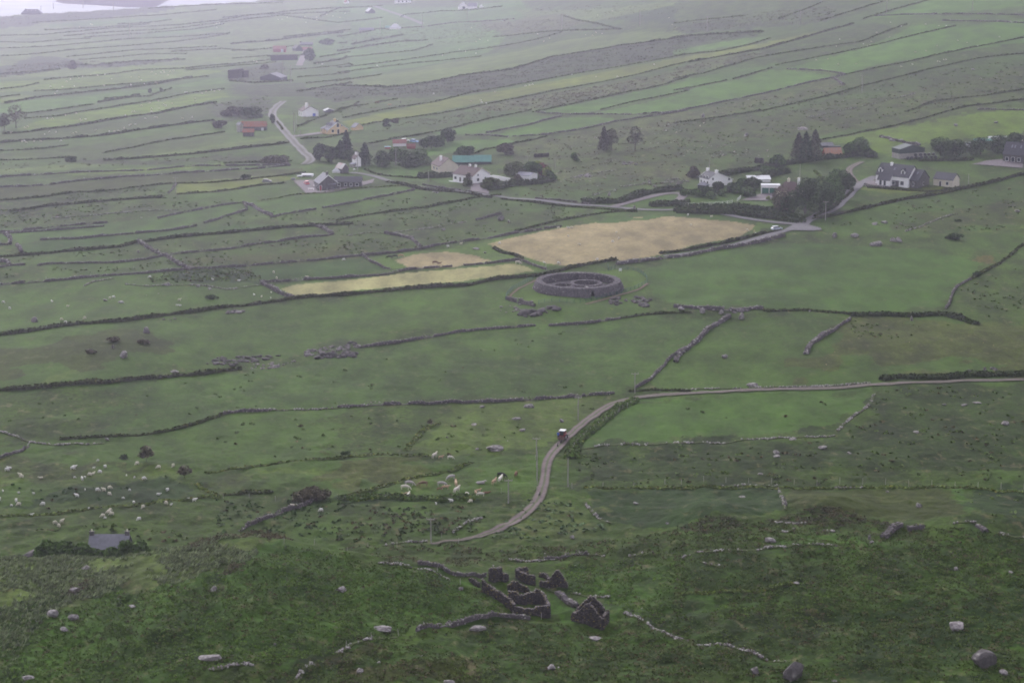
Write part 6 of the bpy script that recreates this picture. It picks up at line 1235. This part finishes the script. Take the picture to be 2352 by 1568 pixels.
CATTLE = [('h',185,800,'cream','graze',-8,1,'front of the far-left pair'),('h',260,715,'grey','graze',-8,1,'behind the cream cow at the herd edge'),('h',510,740,'brown','graze',188,1,'the only brown one'),('h',845,740,'grey','graze',-6,1,'broadside in the herd centre'),('h',1015,625,'grey','graze',215,1,'alone above the herd'),
 ('h',1105,735,'tan','stand',95,1,'behind the big cream cow'),('h',910,795,'tan','stand',-5,.8,'beside a small brown calf'),('h',805,820,'red','stand',10,.62,'nose against a tan calf'),('h',1110,860,'cream','stand',60,1.12,'biggest in the herd'),('h',222,905,'tan','graze',200,.75,'low at the left edge'),('h',240,920,'white','stand',75,.8,'touching a tan calf, lower left'),
 ('h',1305,880,'white','graze',-50,.62,'alone between the two groups'),('h',1540,710,'grey','lie',10,1,'lying with head up'),('h',1465,870,'tan','stand',110,.62,'leftmost of the small calf group'),('h',1505,845,'tan','stand',30,.62,'behind the small calf group'),('h',1550,910,'cream','graze',185,.8,'in the small calf group'),('h',1650,868,'red','lie',0,.75,'lying right of the calf group'),
 ('h',1790,730,'tan','stand',65,.95,'walking uphill near the black cow'),('h',1905,670,'white','stand',70,1,'in front of the black cow'),('h',1925,590,'black','graze',-20,1,'the only black one by the pole'),('h',2190,580,'red','graze',80,1,'farthest right of the herd'),('h',712,222,'cream','stand',60,.95,'uppermost with two calves'),('h',828,235,'tan','stand',20,.6,'between cream cow and white calf above'),('h',1000,240,'white','graze',-5,.68,'right of the upper trio'),
 ('E',350,225,'black','graze',185,1,'left of the hayfield trio'),('E',386,220,'black','graze',190,1,'middle of the hayfield trio'),('E',425,214,'tan','graze',5,.95,'right of the hayfield trio'),('E',657,262,'brown','graze',-10,1,'on the small mown field'),('E',686,263,'brown','stand',5,.6,'calf on the small mown field'),('E',1213,268,'cream','graze',-15,.95,'by the wall above the yellow hay strip'),
 ('B',265,698,'red','stand',10,1,'in the dark far field'),('B',350,713,'tan','stand',10,.9,'in the dark far field'),('B',424,692,'black','stand',90,.9,'in the dark far field')]
cp = {}
for t, x, y, c, p, yw, sc, wh in CATTLE:
    u, v = px(t, x, y); X, Y = hit(u, v); o = animal('cow' if sc > .8 else 'calf', COWS[p], HM[c], X, Y, yw, sc*facw(X, Y, v)*.88)
    tag(o, '%s %s %s, %s' % (c, 'cow' if sc > .8 else 'calf', POSEW[p], wh), 'cow' if sc > .8 else 'calf', 'cattle in the pastures')
FLOCKS = '''G 45,130s 65,120 135,163 147,185 275,183 500,117 487,131 630,125l 627,158 605,170 502,187l 570,187l 553,204 673,152 708,118 660,80l 923,102 1068,125 1165,113 850,165l 903,172l 967,192 20,276l 127,284l 227,291l 572,276l 655,280 700,277 737,264 735,297 518,313 872,262l 1065,292 1126,266 827,324l 900,352 0,341 110,353 78,373l 128,370 290,363 962,380 1118,363 1150,366l 598,395l 1306,335 1267,320l 208,433 740,411 732,429 752,440 692,447 708,460l 368,490 415,489 397,515 935,460 1972,370 2005,360l 2158,415
H 765,340 895,343 663,360l
D 22,517 66,563 350,508 456,549 413,640 441,663 571,630 763,488 740,496 820,522 1205,507 1187,538l 1210,539 1430,366 1605,370 1840,315 1860,353 2065,342 1708,461 1757,475 1819,487l 1822,447l 1008,347 2310,231
E 42,231 743,146 830,128 1484,20 1551,20 1574,19 1549,74 1628,129 1851,110 1889,90 1874,48 1389,253 1484,259 1746,236 1090,126
F 113,5 492,30 545,58
C 93,1447 250,1457 404,1439 1455,148 1465,192 1526,174 1362,216 1447,248 1325,278 1273,294 1300,310 1318,302 1113,263 1091,308 1691,162 1780,172 1830,172 957,402 1035,396 1103,430 1224,427 985,466 1906,270 1969,283 1768,307 2042,307 1695,342 1622,349 1770,411 1785,411 1811,402 1828,401 1603,431 1568,410 1526,448 2186,247 200,830 175,848 480,912
B 1263,577 1290,569 1312,568 1575,497 1668,231 1714,238 1736,217 1778,225 1425,256 1387,277 1345,228 645,630 898,678 962,672 968,685 1000,690 1058,617 280,447 266,441 705,371 1880,515 1736,515 2127,432 2250,163 2228,118 1848,72 1748,101 2208,878 2278,892 900,185 860,345 930,358 820,330 955,265 930,278 1010,272
A 610,160 620,165 535,183 1473,153 1455,155 1457,185 1870,128 1895,127 1930,115 2050,110 2055,150 2128,115 2128,132 2195,95 2237,107 2285,117 2320,88 1020,483 1048,498 1080,487 1097,474 1103,485 1130,503 1145,480 1165,475 705,500 655,505 610,505 555,513 530,525 475,532 450,548 500,578 340,580 750,528 880,515 935,518 950,535 880,570 970,563 1045,555 1212,528 370,630 385,610 700,575 420,580
A 1255,620 1310,660 1310,678 1358,625 1385,615 1420,605 1440,610 1475,603 1245,620 1155,695 1115,710 1100,702 1070,725 1065,678 1008,690 1020,730 1018,748 950,708 890,750 903,748 842,777 575,798 537,800 545,812 440,772 513,762 353,798 318,795 185,852 170,860 908,833 870,838 880,835 835,860 797,880 770,882 735,882 640,873 512,890 492,895 330,882 375,885 300,900 85,890 70,895 975,797 1040,790 1055,790 1290,787 1228,793 148,955 165,950 175,958 228,953 275,950 410,945 2165,430 2130,425 1705,410 1725,415'''
for ln in FLOCKS.splitlines():
    t, rest = ln.split(' ', 1)
    for tok in rest.split():
        lamb = tok[-1] == 'l'; x, y = (float(q) for q in tok.rstrip('ls').split(',')); u, v = px(t, x, y+6); X, Y = hit(u, v)
        p = random.choice(['graze', 'graze', 'graze', 'stand', 'lie']); yw = random.choice([0, 180, 0, 180, 60, 240, 300, 120])+random.uniform(-25, 25)
        o = animal('lamb' if lamb else 'sheep', SHEEP[p], WOOL2 if lamb or random.random() < .4 else WOOL, X, Y, yw, (.56 if lamb else .92)*facw(X, Y, v))
        tag(o, None, 'lamb' if lamb else 'sheep', 'sheep scattered over the fields'); place_label(o, u, v, 'small white lamb' if lamb else 'white sheep', 'x')
for (t, x, y, yw, lb) in (('g', 575, 1270, 80, 'black dog trotting on the track just behind the tractor'), ('g', 775, 1070, 70, 'dark dog close behind the tractor wheels'), ('H', 1357, 322, 75, 'black dog alone on the track far below the tractor')):
    X, Y = hit(*px(t, x, y)); o = animal('dog', DOG, HM['black'], X, Y, yw, 1.15); tag(o, lb, 'dog', 'farm dogs on the track')
    o.location.z += .22

# ---------------------------------------------------------------- tractor, rider, cars, bales
TYRE = mat('tyre_rubber', (.02, .02, .022), .9, .2, 4); REDP = mat('red_tractor_paint', (.20, .03, .028), .6, .2, 3); WHP = mat('white_paint', (.66, .66, .68), .5, .05, 2); DKM = mat('dark_metal', (.05, .045, .045), .6, .2, 3); RIM = mat('dull_rim', (.35, .33, .32), .6, .1, 3)
def wheel(parent, x, y, r, w):
    b = MB(); b.cyl((x, y-w/2, r), (x, y+w/2, r), r, r, 20); o = b.build('wheel', TYRE, parent); q = MB(); q.cyl((x, y-w/2-.03, r), (x, y+w/2+.03, r), r*.52, r*.52, 14); q.build('rim', RIM, o); return o
X, Y = hit(*px('g', 880, 850)); X2, Y2 = hit(*px('E', 1600, 1375)); ty = math.atan2(Y2-Y, X2-X)
tr = tag(empty('tractor', X, Y, pz(X, Y)+.18, ty), 'red tractor with white cab roof driving up the stony farm track', 'tractor'); tr.scale = (.93,)*3
for sx in (-1, 1): wheel(tr, -.55, sx*.82, .78, .42); wheel(tr, 1.65, sx*.78, .45, .28)
b = MB(); b.box(.35, 2.1, -.36, .36, .75, 1.45); b.box(-.9, .4, -.3, .3, .6, 1.1); b.build('engine_hood', REDP, tr)
b = MB()
for sx in (-1, 1):
    b.box(-1.25, .15, sx*.82-.24, sx*.82+.24, 1.56, 1.66); b.box(-1.3, -1.2, sx*.82-.24, sx*.82+.24, 1.2, 1.6)
b.build('mudguard', REDP, tr)
b = MB()
for x_, y_ in ((-1.0, -.6), (-1.0, .6), (.35, -.6), (.35, .6)): b.box(x_-.06, x_+.06, y_-.06, y_+.06, 1.1, 2.5)
b.box(-1.02, .35, -.62, .62, 1.0, 1.25); b.build('cab_frame', REDP, tr); b = MB(); b.box(-.93, .3, -.53, .53, 1.26, 2.44); b.build('cab_glass', GLASS, tr); b = MB(); b.box(-1.25, .5, -.78, .78, 2.5, 2.66); b.build('cab_roof', WHP, tr)
b = MB(); b.box(-2.15, -1.35, -.95, .95, .5, .58); b.box(-2.15, -2.1, -.95, .95, .58, 1.0); b.box(-1.4, -1.35, -.95, .95, .58, 1.05); b.build('carry_box', mat('rusty_box', (.16, .09, .08), .9, .3, 3), tr)
def person():
    N = [(0, 0, .95, .15, .13), (0, 0, 1.2, .15, .13), (0, 0, 1.42, .17, .12), (0, 0, 1.55, .055), (0.02, 0, 1.68, .095, .10), (.02, 0, 1.78, .07)]
    E = [(0, 1), (1, 2), (2, 3), (3, 4), (4, 5)]
    for s in (-1, 1):
        i = len(N); N += [(0, s*.2, 1.43, .065), (.05, s*.27, 1.18, .05), (.28, s*.22, 1.08, .04), (.36, s*.21, 1.1, .045)]; E += [(2, i), (i, i+1), (i+1, i+2), (i+2, i+3)]
        i = len(N); N += [(0, s*.1, .85, .1), (.02, s*.12, .5, .065), (-.02, s*.12, .1, .045), (.12, s*.13, .04, .045)]; E += [(0, i), (i, i+1), (i+1, i+2), (i+2, i+3)]
    return skinned('person', N, E)
pm = person(); pm.materials.append(mat('skin', (.45, .28, .2), .7, .05, 3)); px_, py_ = X+math.cos(ty)*-1.72-math.sin(ty)*.72, Y+math.sin(ty)*-1.72+math.cos(ty)*.72
po = bpy.data.objects.new('person', pm); po.location = (px_, py_, tr.location.z+.58); po.rotation_euler = (0, 0, ty); link(po); tag(po, 'person in bright blue coat riding on the box behind the tractor', 'person')
def sub_shell(src, zlo, zhi, grow, name, m, parent):
    V = np.array([v.co[:] for v in src.vertices]); Nn = np.array([v.normal[:] for v in src.vertices]); Fs = [tuple(p.vertices) for p in src.polygons if all(zlo < V[i][2] < zhi and (abs(V[i][0]) < .33) for i in p.vertices)]
    us = sorted({i for f in Fs for i in f}); mp = {i: k for k, i in enumerate(us)}; return mesh_py(name, [V[i]+Nn[i]*grow for i in us], [tuple(mp[i] for i in f) for f in Fs], m, parent, True)
sub_shell(pm, .8, 1.56, .045, 'coat', mat('blue_coat', (.03, .10, .45), .8, .1, 3), po); sub_shell(pm, -.1, .92, .02, 'trousers', mat('dark_trousers', (.03, .03, .045), .9, .1, 3), po)
b = MB(); b.cyl((.02, 0, 1.74), (.02, 0, 1.84), .11, .07, 10); b.build('cap', DKM, po)
def car(t, x, y, yaw, colr, label, L=4.1, van=False):
    X, Y = hit(*px(t, x, y)); u, v = px(t, x, y); f = facw(X, Y, v); r = tag(empty('parked_car', X, Y, pz(X, Y)+.25, R(yaw)), label, 'car', 'parked cars'); r.scale = (f,)*3
    m = mat('car_paint_%d' % int(colr[0]*100+colr[2]*7), colr, .35, .03, 1, spec=.5); b = MB(); w = .84
    prof = [(-L/2, .3), (-L/2, .85), (-L/2+.1, .95), (L/2-.9, .92), (L/2-.08, .75), (L/2, .3)]; n = len(prof)
    b.add([(a, -w, z) for a, z in prof]+[(a, w, z) for a, z in prof], [tuple(range(n-1, -1, -1)), tuple(range(n, 2*n))]+[(i, (i+1) % n, n+(i+1) % n, n+i) for i in range(n)]); b.build('body', m, r)
    c = MB(); p = [(-L/2+.15, .93), (-L/2+.55, 1.42), (.35, 1.45), (1.05, .93)]; c.add([(a, -.68 if z > 1 else -.78, z) for a, z in p]+[(a, .68 if z > 1 else .78, z) for a, z in p], [(3, 2, 1, 0), (4, 5, 6, 7), (0, 1, 5, 4), (1, 2, 6, 5), (2, 3, 7, 6)]); c.build('windows', GLASS, r)
    q = MB(); q.box(-L/2+.55, .35, -.69, .69, 1.44, 1.5); q.build('car_roof', m, r)
    for wx in (-L/2+.75, L/2-.8):
        for s in (-1, 1): wheel(r, wx, s*.78, .31, .2)
car('e', 565, 905, 105, (.62, .13, .14), 'pinkish-red car parked on the gravel beside the grey bungalow')
car('A', 1795, 1228, 5, (.10, .11, .13), 'dark car standing alone in the yellow-green field left of the grey bungalow')
car('l', 1290, 300, 20, (.75, .75, .75), 'white car behind the pink-roofed shed'); car('l', 1680, 330, -30, (.25, .4, .7), 'pale blue car above the small red shed')
car('o', 940, 250, 40, (.6, .6, .65), 'pale car on the hazy far road')
car('a', 0, 0, 0, (.5, .5, .5), '') if False else None
car('F', 690, 40, 22, (.45, .5, .58), 'silver car on the lane beside the junction')
def trailer(t, x, y, wpx, hpx, yaw, label, nm, m, curved=True):
    X, Y = hit(*px(t, x, y)); s = scale_at(X, Y)/TILES[t][2]; w = wpx*s; h = hpx*s; r = tag(empty(nm, X, Y, pz(X, Y), R(yaw)), label, nm.replace('_', ' ')); d = min(3.2, w*.4); b = MB(); n = 8
    P = [(-d/2*math.cos(math.pi*k/n), h*(.45+.55*math.sin(math.pi*k/n))) for k in range(n+1)]; P = [(-d/2, 0.1)]+P+[(d/2, .1)]; q = len(P)
    b.add([(-w/2, a, z) for a, z in P]+[(w/2, a, z) for a, z in P], [tuple(range(q)), tuple(range(2*q-1, q-1, -1))]+[(i, q+i, q+(i+1) % q, (i+1) % q) for i in range(q)]); b.build('cover', m, r)
    g = MB(); g.box(-w*.4, w*.4, -d/2-.02, -d/2-.004, h*.15, h*.4); g.build('side_opening', DKM, r)
trailer('e', 590, 690, 300, 75, -4, 'long white barrel-roofed polytunnel left of the grey bungalow', 'polytunnel', W_WHITE)
trailer('e', 385, 700, 130, 50, 10, 'small white caravan left of the polytunnel', 'caravan', W_WHITE)
trailer('e', 215, 770, 110, 55, 5, 'little pale grey trailer at the left edge of the yard hedge', 'trailer', R_PALE)
trailer('e', 1810, 540, 50, 50, 20, 'little white oil tank below the tall white farmhouse', 'tank', W_WHITE)
# garden bench
X, Y = hit(*px('e', 680, 1035)); r = tag(empty('picnic_bench', X, Y, pz(X, Y)+.1, R(-8)), 'white bench on the gravel in front of the red car', 'bench'); b = MB(); b.box(-1.3, 1.3, -.35, .35, .7, .78); b.build('seat', W_WHITE, r)
for sx in (-1, 1): b = MB(); b.box(sx*1.1-.05, sx*1.1+.05, -.3, .3, -.3, .7); b.build('leg', W_WHITE, r)
X, Y = hit(*px('e', 790, 960)); r = tag(empty('garden_bench', X, Y, pz(X, Y)+.1, R(-55)), 'white bench against the front wall of the grey bungalow', 'bench'); b = MB(); b.box(-1.2, 1.2, -.3, .3, .4, .5); b.build('seat', W_WHITE, r); b = MB(); b.box(-1.2, 1.2, .25, .33, .5, 1.0); b.build('backrest', W_WHITE, r)
BAL = mat('black_wrap', (.02, .02, .026), .3, .2, 4, spec=.6)
def bale(t, x, y, up, lb):
    X, Y = hit(*px(t, x, y)); b = MB(); n = 16; V = []
    for xx, rr in ((-.62, .5), (-.6, .66), (-.45, .74), (.45, .74), (.6, .66), (.62, .5)): V += [(xx, rr*math.cos(2*math.pi*k/n), .74+rr*math.sin(2*math.pi*k/n)) for k in range(n)]
    Fq = [(j*n+k, (j+1)*n+k, (j+1)*n+(k+1) % n, j*n+(k+1) % n) for j in range(5) for k in range(n)]+[tuple(range(n)), tuple(range(6*n-1, 5*n-1, -1))]
    b.add(V, Fq); o = b.build('silage_bale', BAL, None, True); o.location = (X, Y, pz(X, Y)+up); o.rotation_euler = (0, 0, R(70)); tag(o, lb, 'bale', 'black wrapped bales by the cattle barn')
for i, x in enumerate((520, 580, 650, 735, 815, 890, 955)): bale('m', x, 552-i*3, 0, 'glossy black bale, %s from the left in the bottom row by the cattle barn' % ordinal(i+1))
for i, x in enumerate((640, 720, 790, 850, 920)): bale('m', x, 545-i*3, 1.25, 'glossy black bale, %s from the left on the upper row by the cattle barn' % ordinal(i+1))

# ---------------------------------------------------------------- poles and fences
WOODP = mat('weathered_pole', (.30, .28, .27), .9, .2, 2); POSTM = mat('pale_fence_post', (.36, .34, .33), .9, .2, 4); GRNF = mat('green_fence_paint', (.02, .085, .065), .6, .1, 2)
POLES = [('C',222,207,95,1),('C',847,172,95,1),('C',1428,85,90,1),('C',2005,72,72,1),('C',1262,625,118,1),('C',238,1135,66,0),('C',845,1215,112,0),('C',1017,1482,128,1),('C',1977,1262,92,0),('B',1508,197,100,1),('B',2030,177,105,1),('B',570,192,92,1),('B',287,222,85,1),('B',872,132,52,1),('B',392,1112,112,1),('B',135,1152,135,1),('B',1277,1137,92,1),('B',1461,1142,82,0),('B',612,1227,78,0),
 ('A',277,88,45,1),('A',360,82,62,0),('A',560,78,68,0),('A',763,68,50,0),('A',1182,1312,118,1),('A',1900,500,80,1),('A',1975,888,130,0),('A',1990,880,112,0),('A',2230,1080,60,0),('E',1617,1312,160,1),('E',1337,1560,128,1),('H',1341,205,205,0),('H',1148,362,165,1),('H',628,632,175,1),('H',1548,255,200,0),('E',1998,1132,140,1),('A',875,260,100,0),('A',1955,560,120,1),('i',185,1060,360,0),('i',345,1090,180,0)]
for t, x, y, h, arm in POLES:
    u, v = px(t, x, y); X, Y = hit(u, v); s = scale_at(X, Y); H = h/TILES[t][2]*s; r = empty('electricity_pole', X, Y, pz(X, Y)); tag(r, None, 'pole', 'wooden electricity poles'); place_label(r, u, v, 'slender electricity pole' if arm else 'plain slender pole', 'x')
    rr = max(.14, .00033*Y*.5); b = MB(); b.cyl((0, 0, -.4), (0, 0, H), rr, rr*.75, 8); b.build('post', WOODP, r)
    if arm:
        b = MB(); b.box(-.95, .95, -.06, .06, H-.35, H-.2)
        for k in (-.85, 0, .85): b.cyl((k, 0, H-.2), (k, 0, H+.12), .07, .05, 6)
        b.build('crossarm', WOODP, r)
def fence(s, step, h, label, cat='fence', m=None, rails=0, lean=0, wire=True, rad=.05, nm='wire_fence', mesh_=False):
    P, L = resample(hits(s), step); cx, cy = P.mean(0); cz = pz(cx, cy); r = tag(empty(nm, cx, cy, cz), label, cat); rad = max(rad, P[:, 1].mean()*.00011)
    zs = ground_z(P[:, 0], P[:, 1])-cz
    for i in range(min(len(P), 100)):
        b = MB(); hh = h*RNG.uniform(.85, 1.12) if not rails else h; lx, ly = RNG.uniform(-lean, lean, 2); b.cyl((0, 0, -.3), (lx*hh, ly*hh, hh), rad, rad*.85, 6); o = b.build('fence_post', m or POSTM, r); o.location = (P[i, 0]-cx, P[i, 1]-cy, zs[i])
    if rails or wire:
        for j in range(rails or 2):
            z = h*(.95-.38*j) if rails else h*(.85-.4*j); b = MB(); t_ = .05 if rails else .008
            for i in range(len(P)-1): b.cyl((P[i, 0]-cx, P[i, 1]-cy, zs[i]+z), (P[i+1, 0]-cx, P[i+1, 1]-cy, zs[i+1]+z), t_, t_, 4)
            b.build('rail' if rails else 'wire', m or DKM, r)
fence('C50,1378 130,1382 250,1378 330,1373 392,1362', 2.6, 1.15, 'long white post-and-rail fence in front of the lawn below the white farmhouse', m=WHP, rails=3, nm='rail_fence', rad=.07)
fence('C425,1350 448,1328', 1.4, 1.2, 'short tilted white gate by the gravel garage yard', 'gate', m=WHP, rails=3, nm='white_gate', rad=.07)
fence('a1450,60 1455,125 1480,120 1530,95 1620,110 1750,105 1880,140 1975,205 1975,285 1880,330 1790,365 1690,395 1590,425 1500,445 1400,475 1290,505 1170,530 1040,548 900,545 780,540 640,530 520,560', 2.6, 1.25, 'dark green fence curving round the right side of the ring fort mound', m=GRNF, nm='green_fence', rails=3, rad=.03)
fence('a80,500 85,455 180,370 280,310 380,250 440,222', 2.2, 1.25, 'dark green fence closing the left end of the ring fort mound', m=GRNF, nm='green_fence', rails=3, rad=.03)
tag(stone_wall(hits('a90,490 200,525 340,560 460,595'), 1.3, .9, .35, seed=99, name='stone_wall'), 'rough stone wall holding the lower left edge of the fort mound', 'wall', kind='thing')
fence('I50,232 250,222 600,226 900,228 1200,232 1500,238 1900,255 2352,262', 5.0, 1.5, 'long line of pale posts along the dark bank at far right')
fence('H0,332 200,328 400,326 640,322', 5, 1.2, 'faint post line just below the cattle herd'); fence('H640,322 900,305 1100,300', 4, 1.2, 'short post line between herd and track')
fence('E2000,1190 1930,1235 1820,1310 1700,1390 1600,1480 1560,1560', 3.0, 1.2, 'leaning posts following the thicket right of the farm track', lean=.12)
fence('H55,1325 137,1300 357,1240 485,1250 582,1215', 5.5, 1.6, 'tall leaning pale posts beside the wall below the ruins', lean=.22, wire=False); fence('H1180,1135 1298,1120 1370,1128', 5.5, 1.4, 'three pale posts in front of the largest ruin', wire=False); fence('H672,850 763,880 825,905', 3, 1.4, 'three posts left of the ruined farmhouse wall', wire=False)
fence('G1500,310 1620,318 1740,322 1850,330', 6, 1.2, 'sparse posts left of the round grey shrub'); fence('H1330,80 1345,200 1340,290', 6, 1.4, 'posts along the left edge of the bending track', wire=False); fence('H1575,270 1660,272 1765,262 1950,248 2100,238 2200,235', 7, 1.4, 'wide-spaced posts right of the bending track')
fence('G1910,620 2120,640 2352,660 H160,665 400,660', 6, 1.1, 'low posts on the ridge left of the track end'); fence('H700,600 815,640', 4, 1.2, 'few pale posts where the farm track leaves the bracken', wire=False)
fence('D0,405 300,375 560,345 900,300', 14, 1.5, 'thin posts standing over the long left wall', wire=False); fence('E1240,262 1350,290 1500,270', 5, 1.2, 'thin posts between the two hay fields', wire=False)
fence('c720,1000 1040,1000', 6, 1.3, 'posts at the foot of the tall garden thicket', wire=False); fence('e1100,1080 1480,1040 1870,960 2190,900', 6, 1.5, 'pale posts along the hedge below the grey bungalow', wire=False)
# fort notice and bungalow garden wall
X, Y = hit(*px('a', 1617, 150)); r = tag(empty('notice_board', X, Y, pz(X, Y)), 'small white notice board inside the green fence behind the ring fort', 'sign'); b = MB(); b.box(-.5, .5, -.04, .04, .75, 1.65); b.build('board', WHP, r)
for sx in (-1, 1): b = MB(); b.box(sx*.42-.04, sx*.42+.04, .042, .12, -.2, 1.6); b.build('leg', WOODP, r)
def render_wall(s, h, label):
    P = hits(s); cx, cy = np.mean(P, 0); cz = pz(cx, cy); b = MB()
    for (x0, y0), (x1, y1) in zip(P[:-1], P[1:]):
        d = Vector((x1-x0, y1-y0, 0)).normalized(); n = Vector((-d.y, d.x, 0))*.14; z0, z1 = pz(x0, y0)-cz, pz(x1, y1)-cz; V = []
        for (x, y, z) in ((x0, y0, z0), (x1, y1, z1)): V += [(x-cx-n.x, y-cy-n.y, z-.5), (x-cx+n.x, y-cy+n.y, z-.5), (x-cx+n.x, y-cy+n.y, z+h), (x-cx-n.x, y-cy-n.y, z+h)]
        b.add(V, [(0, 1, 2, 3), (7, 6, 5, 4), (0, 4, 5, 1), (1, 5, 6, 2), (2, 6, 7, 3), (3, 7, 4, 0)])
    o = b.build('garden_wall', W_WHITE); o.location = (cx, cy, cz); tag(o, label, 'wall', kind='thing')
render_wall('d1225,560 1290,560 1450,590 1600,620', 1.9, 'tall white garden wall running right from the white bungalow gable')
render_wall('d455,585 620,615 760,640', .5, 'low white kerb wall in front of the white bungalow')
render_wall('i500,590 720,560', 1.0, 'low pale wall in front of the white gabled cottage')
flush_labels()
# ---------------------------------------------------------------- haze
def haze():
    m = bpy.data.materials.new('haze'); m.use_nodes = True; t = m.node_tree; t.nodes.clear()
    v = t.nodes.new('ShaderNodeVolumePrincipled'); v.inputs['Density'].default_value = HAZE_DENSITY; v.inputs['Color'].default_value = (*HAZE_COLOR, 1)
    v.inputs['Anisotropy'].default_value = 0.84
    o = t.nodes.new('ShaderNodeOutputMaterial'); t.links.new(v.outputs[0], o.inputs['Volume'])
    b = MB(); b.box(-9500, 9500, -300, 14500, -140, 152); h = b.build('haze', m); h['kind'] = 'stuff'
haze()
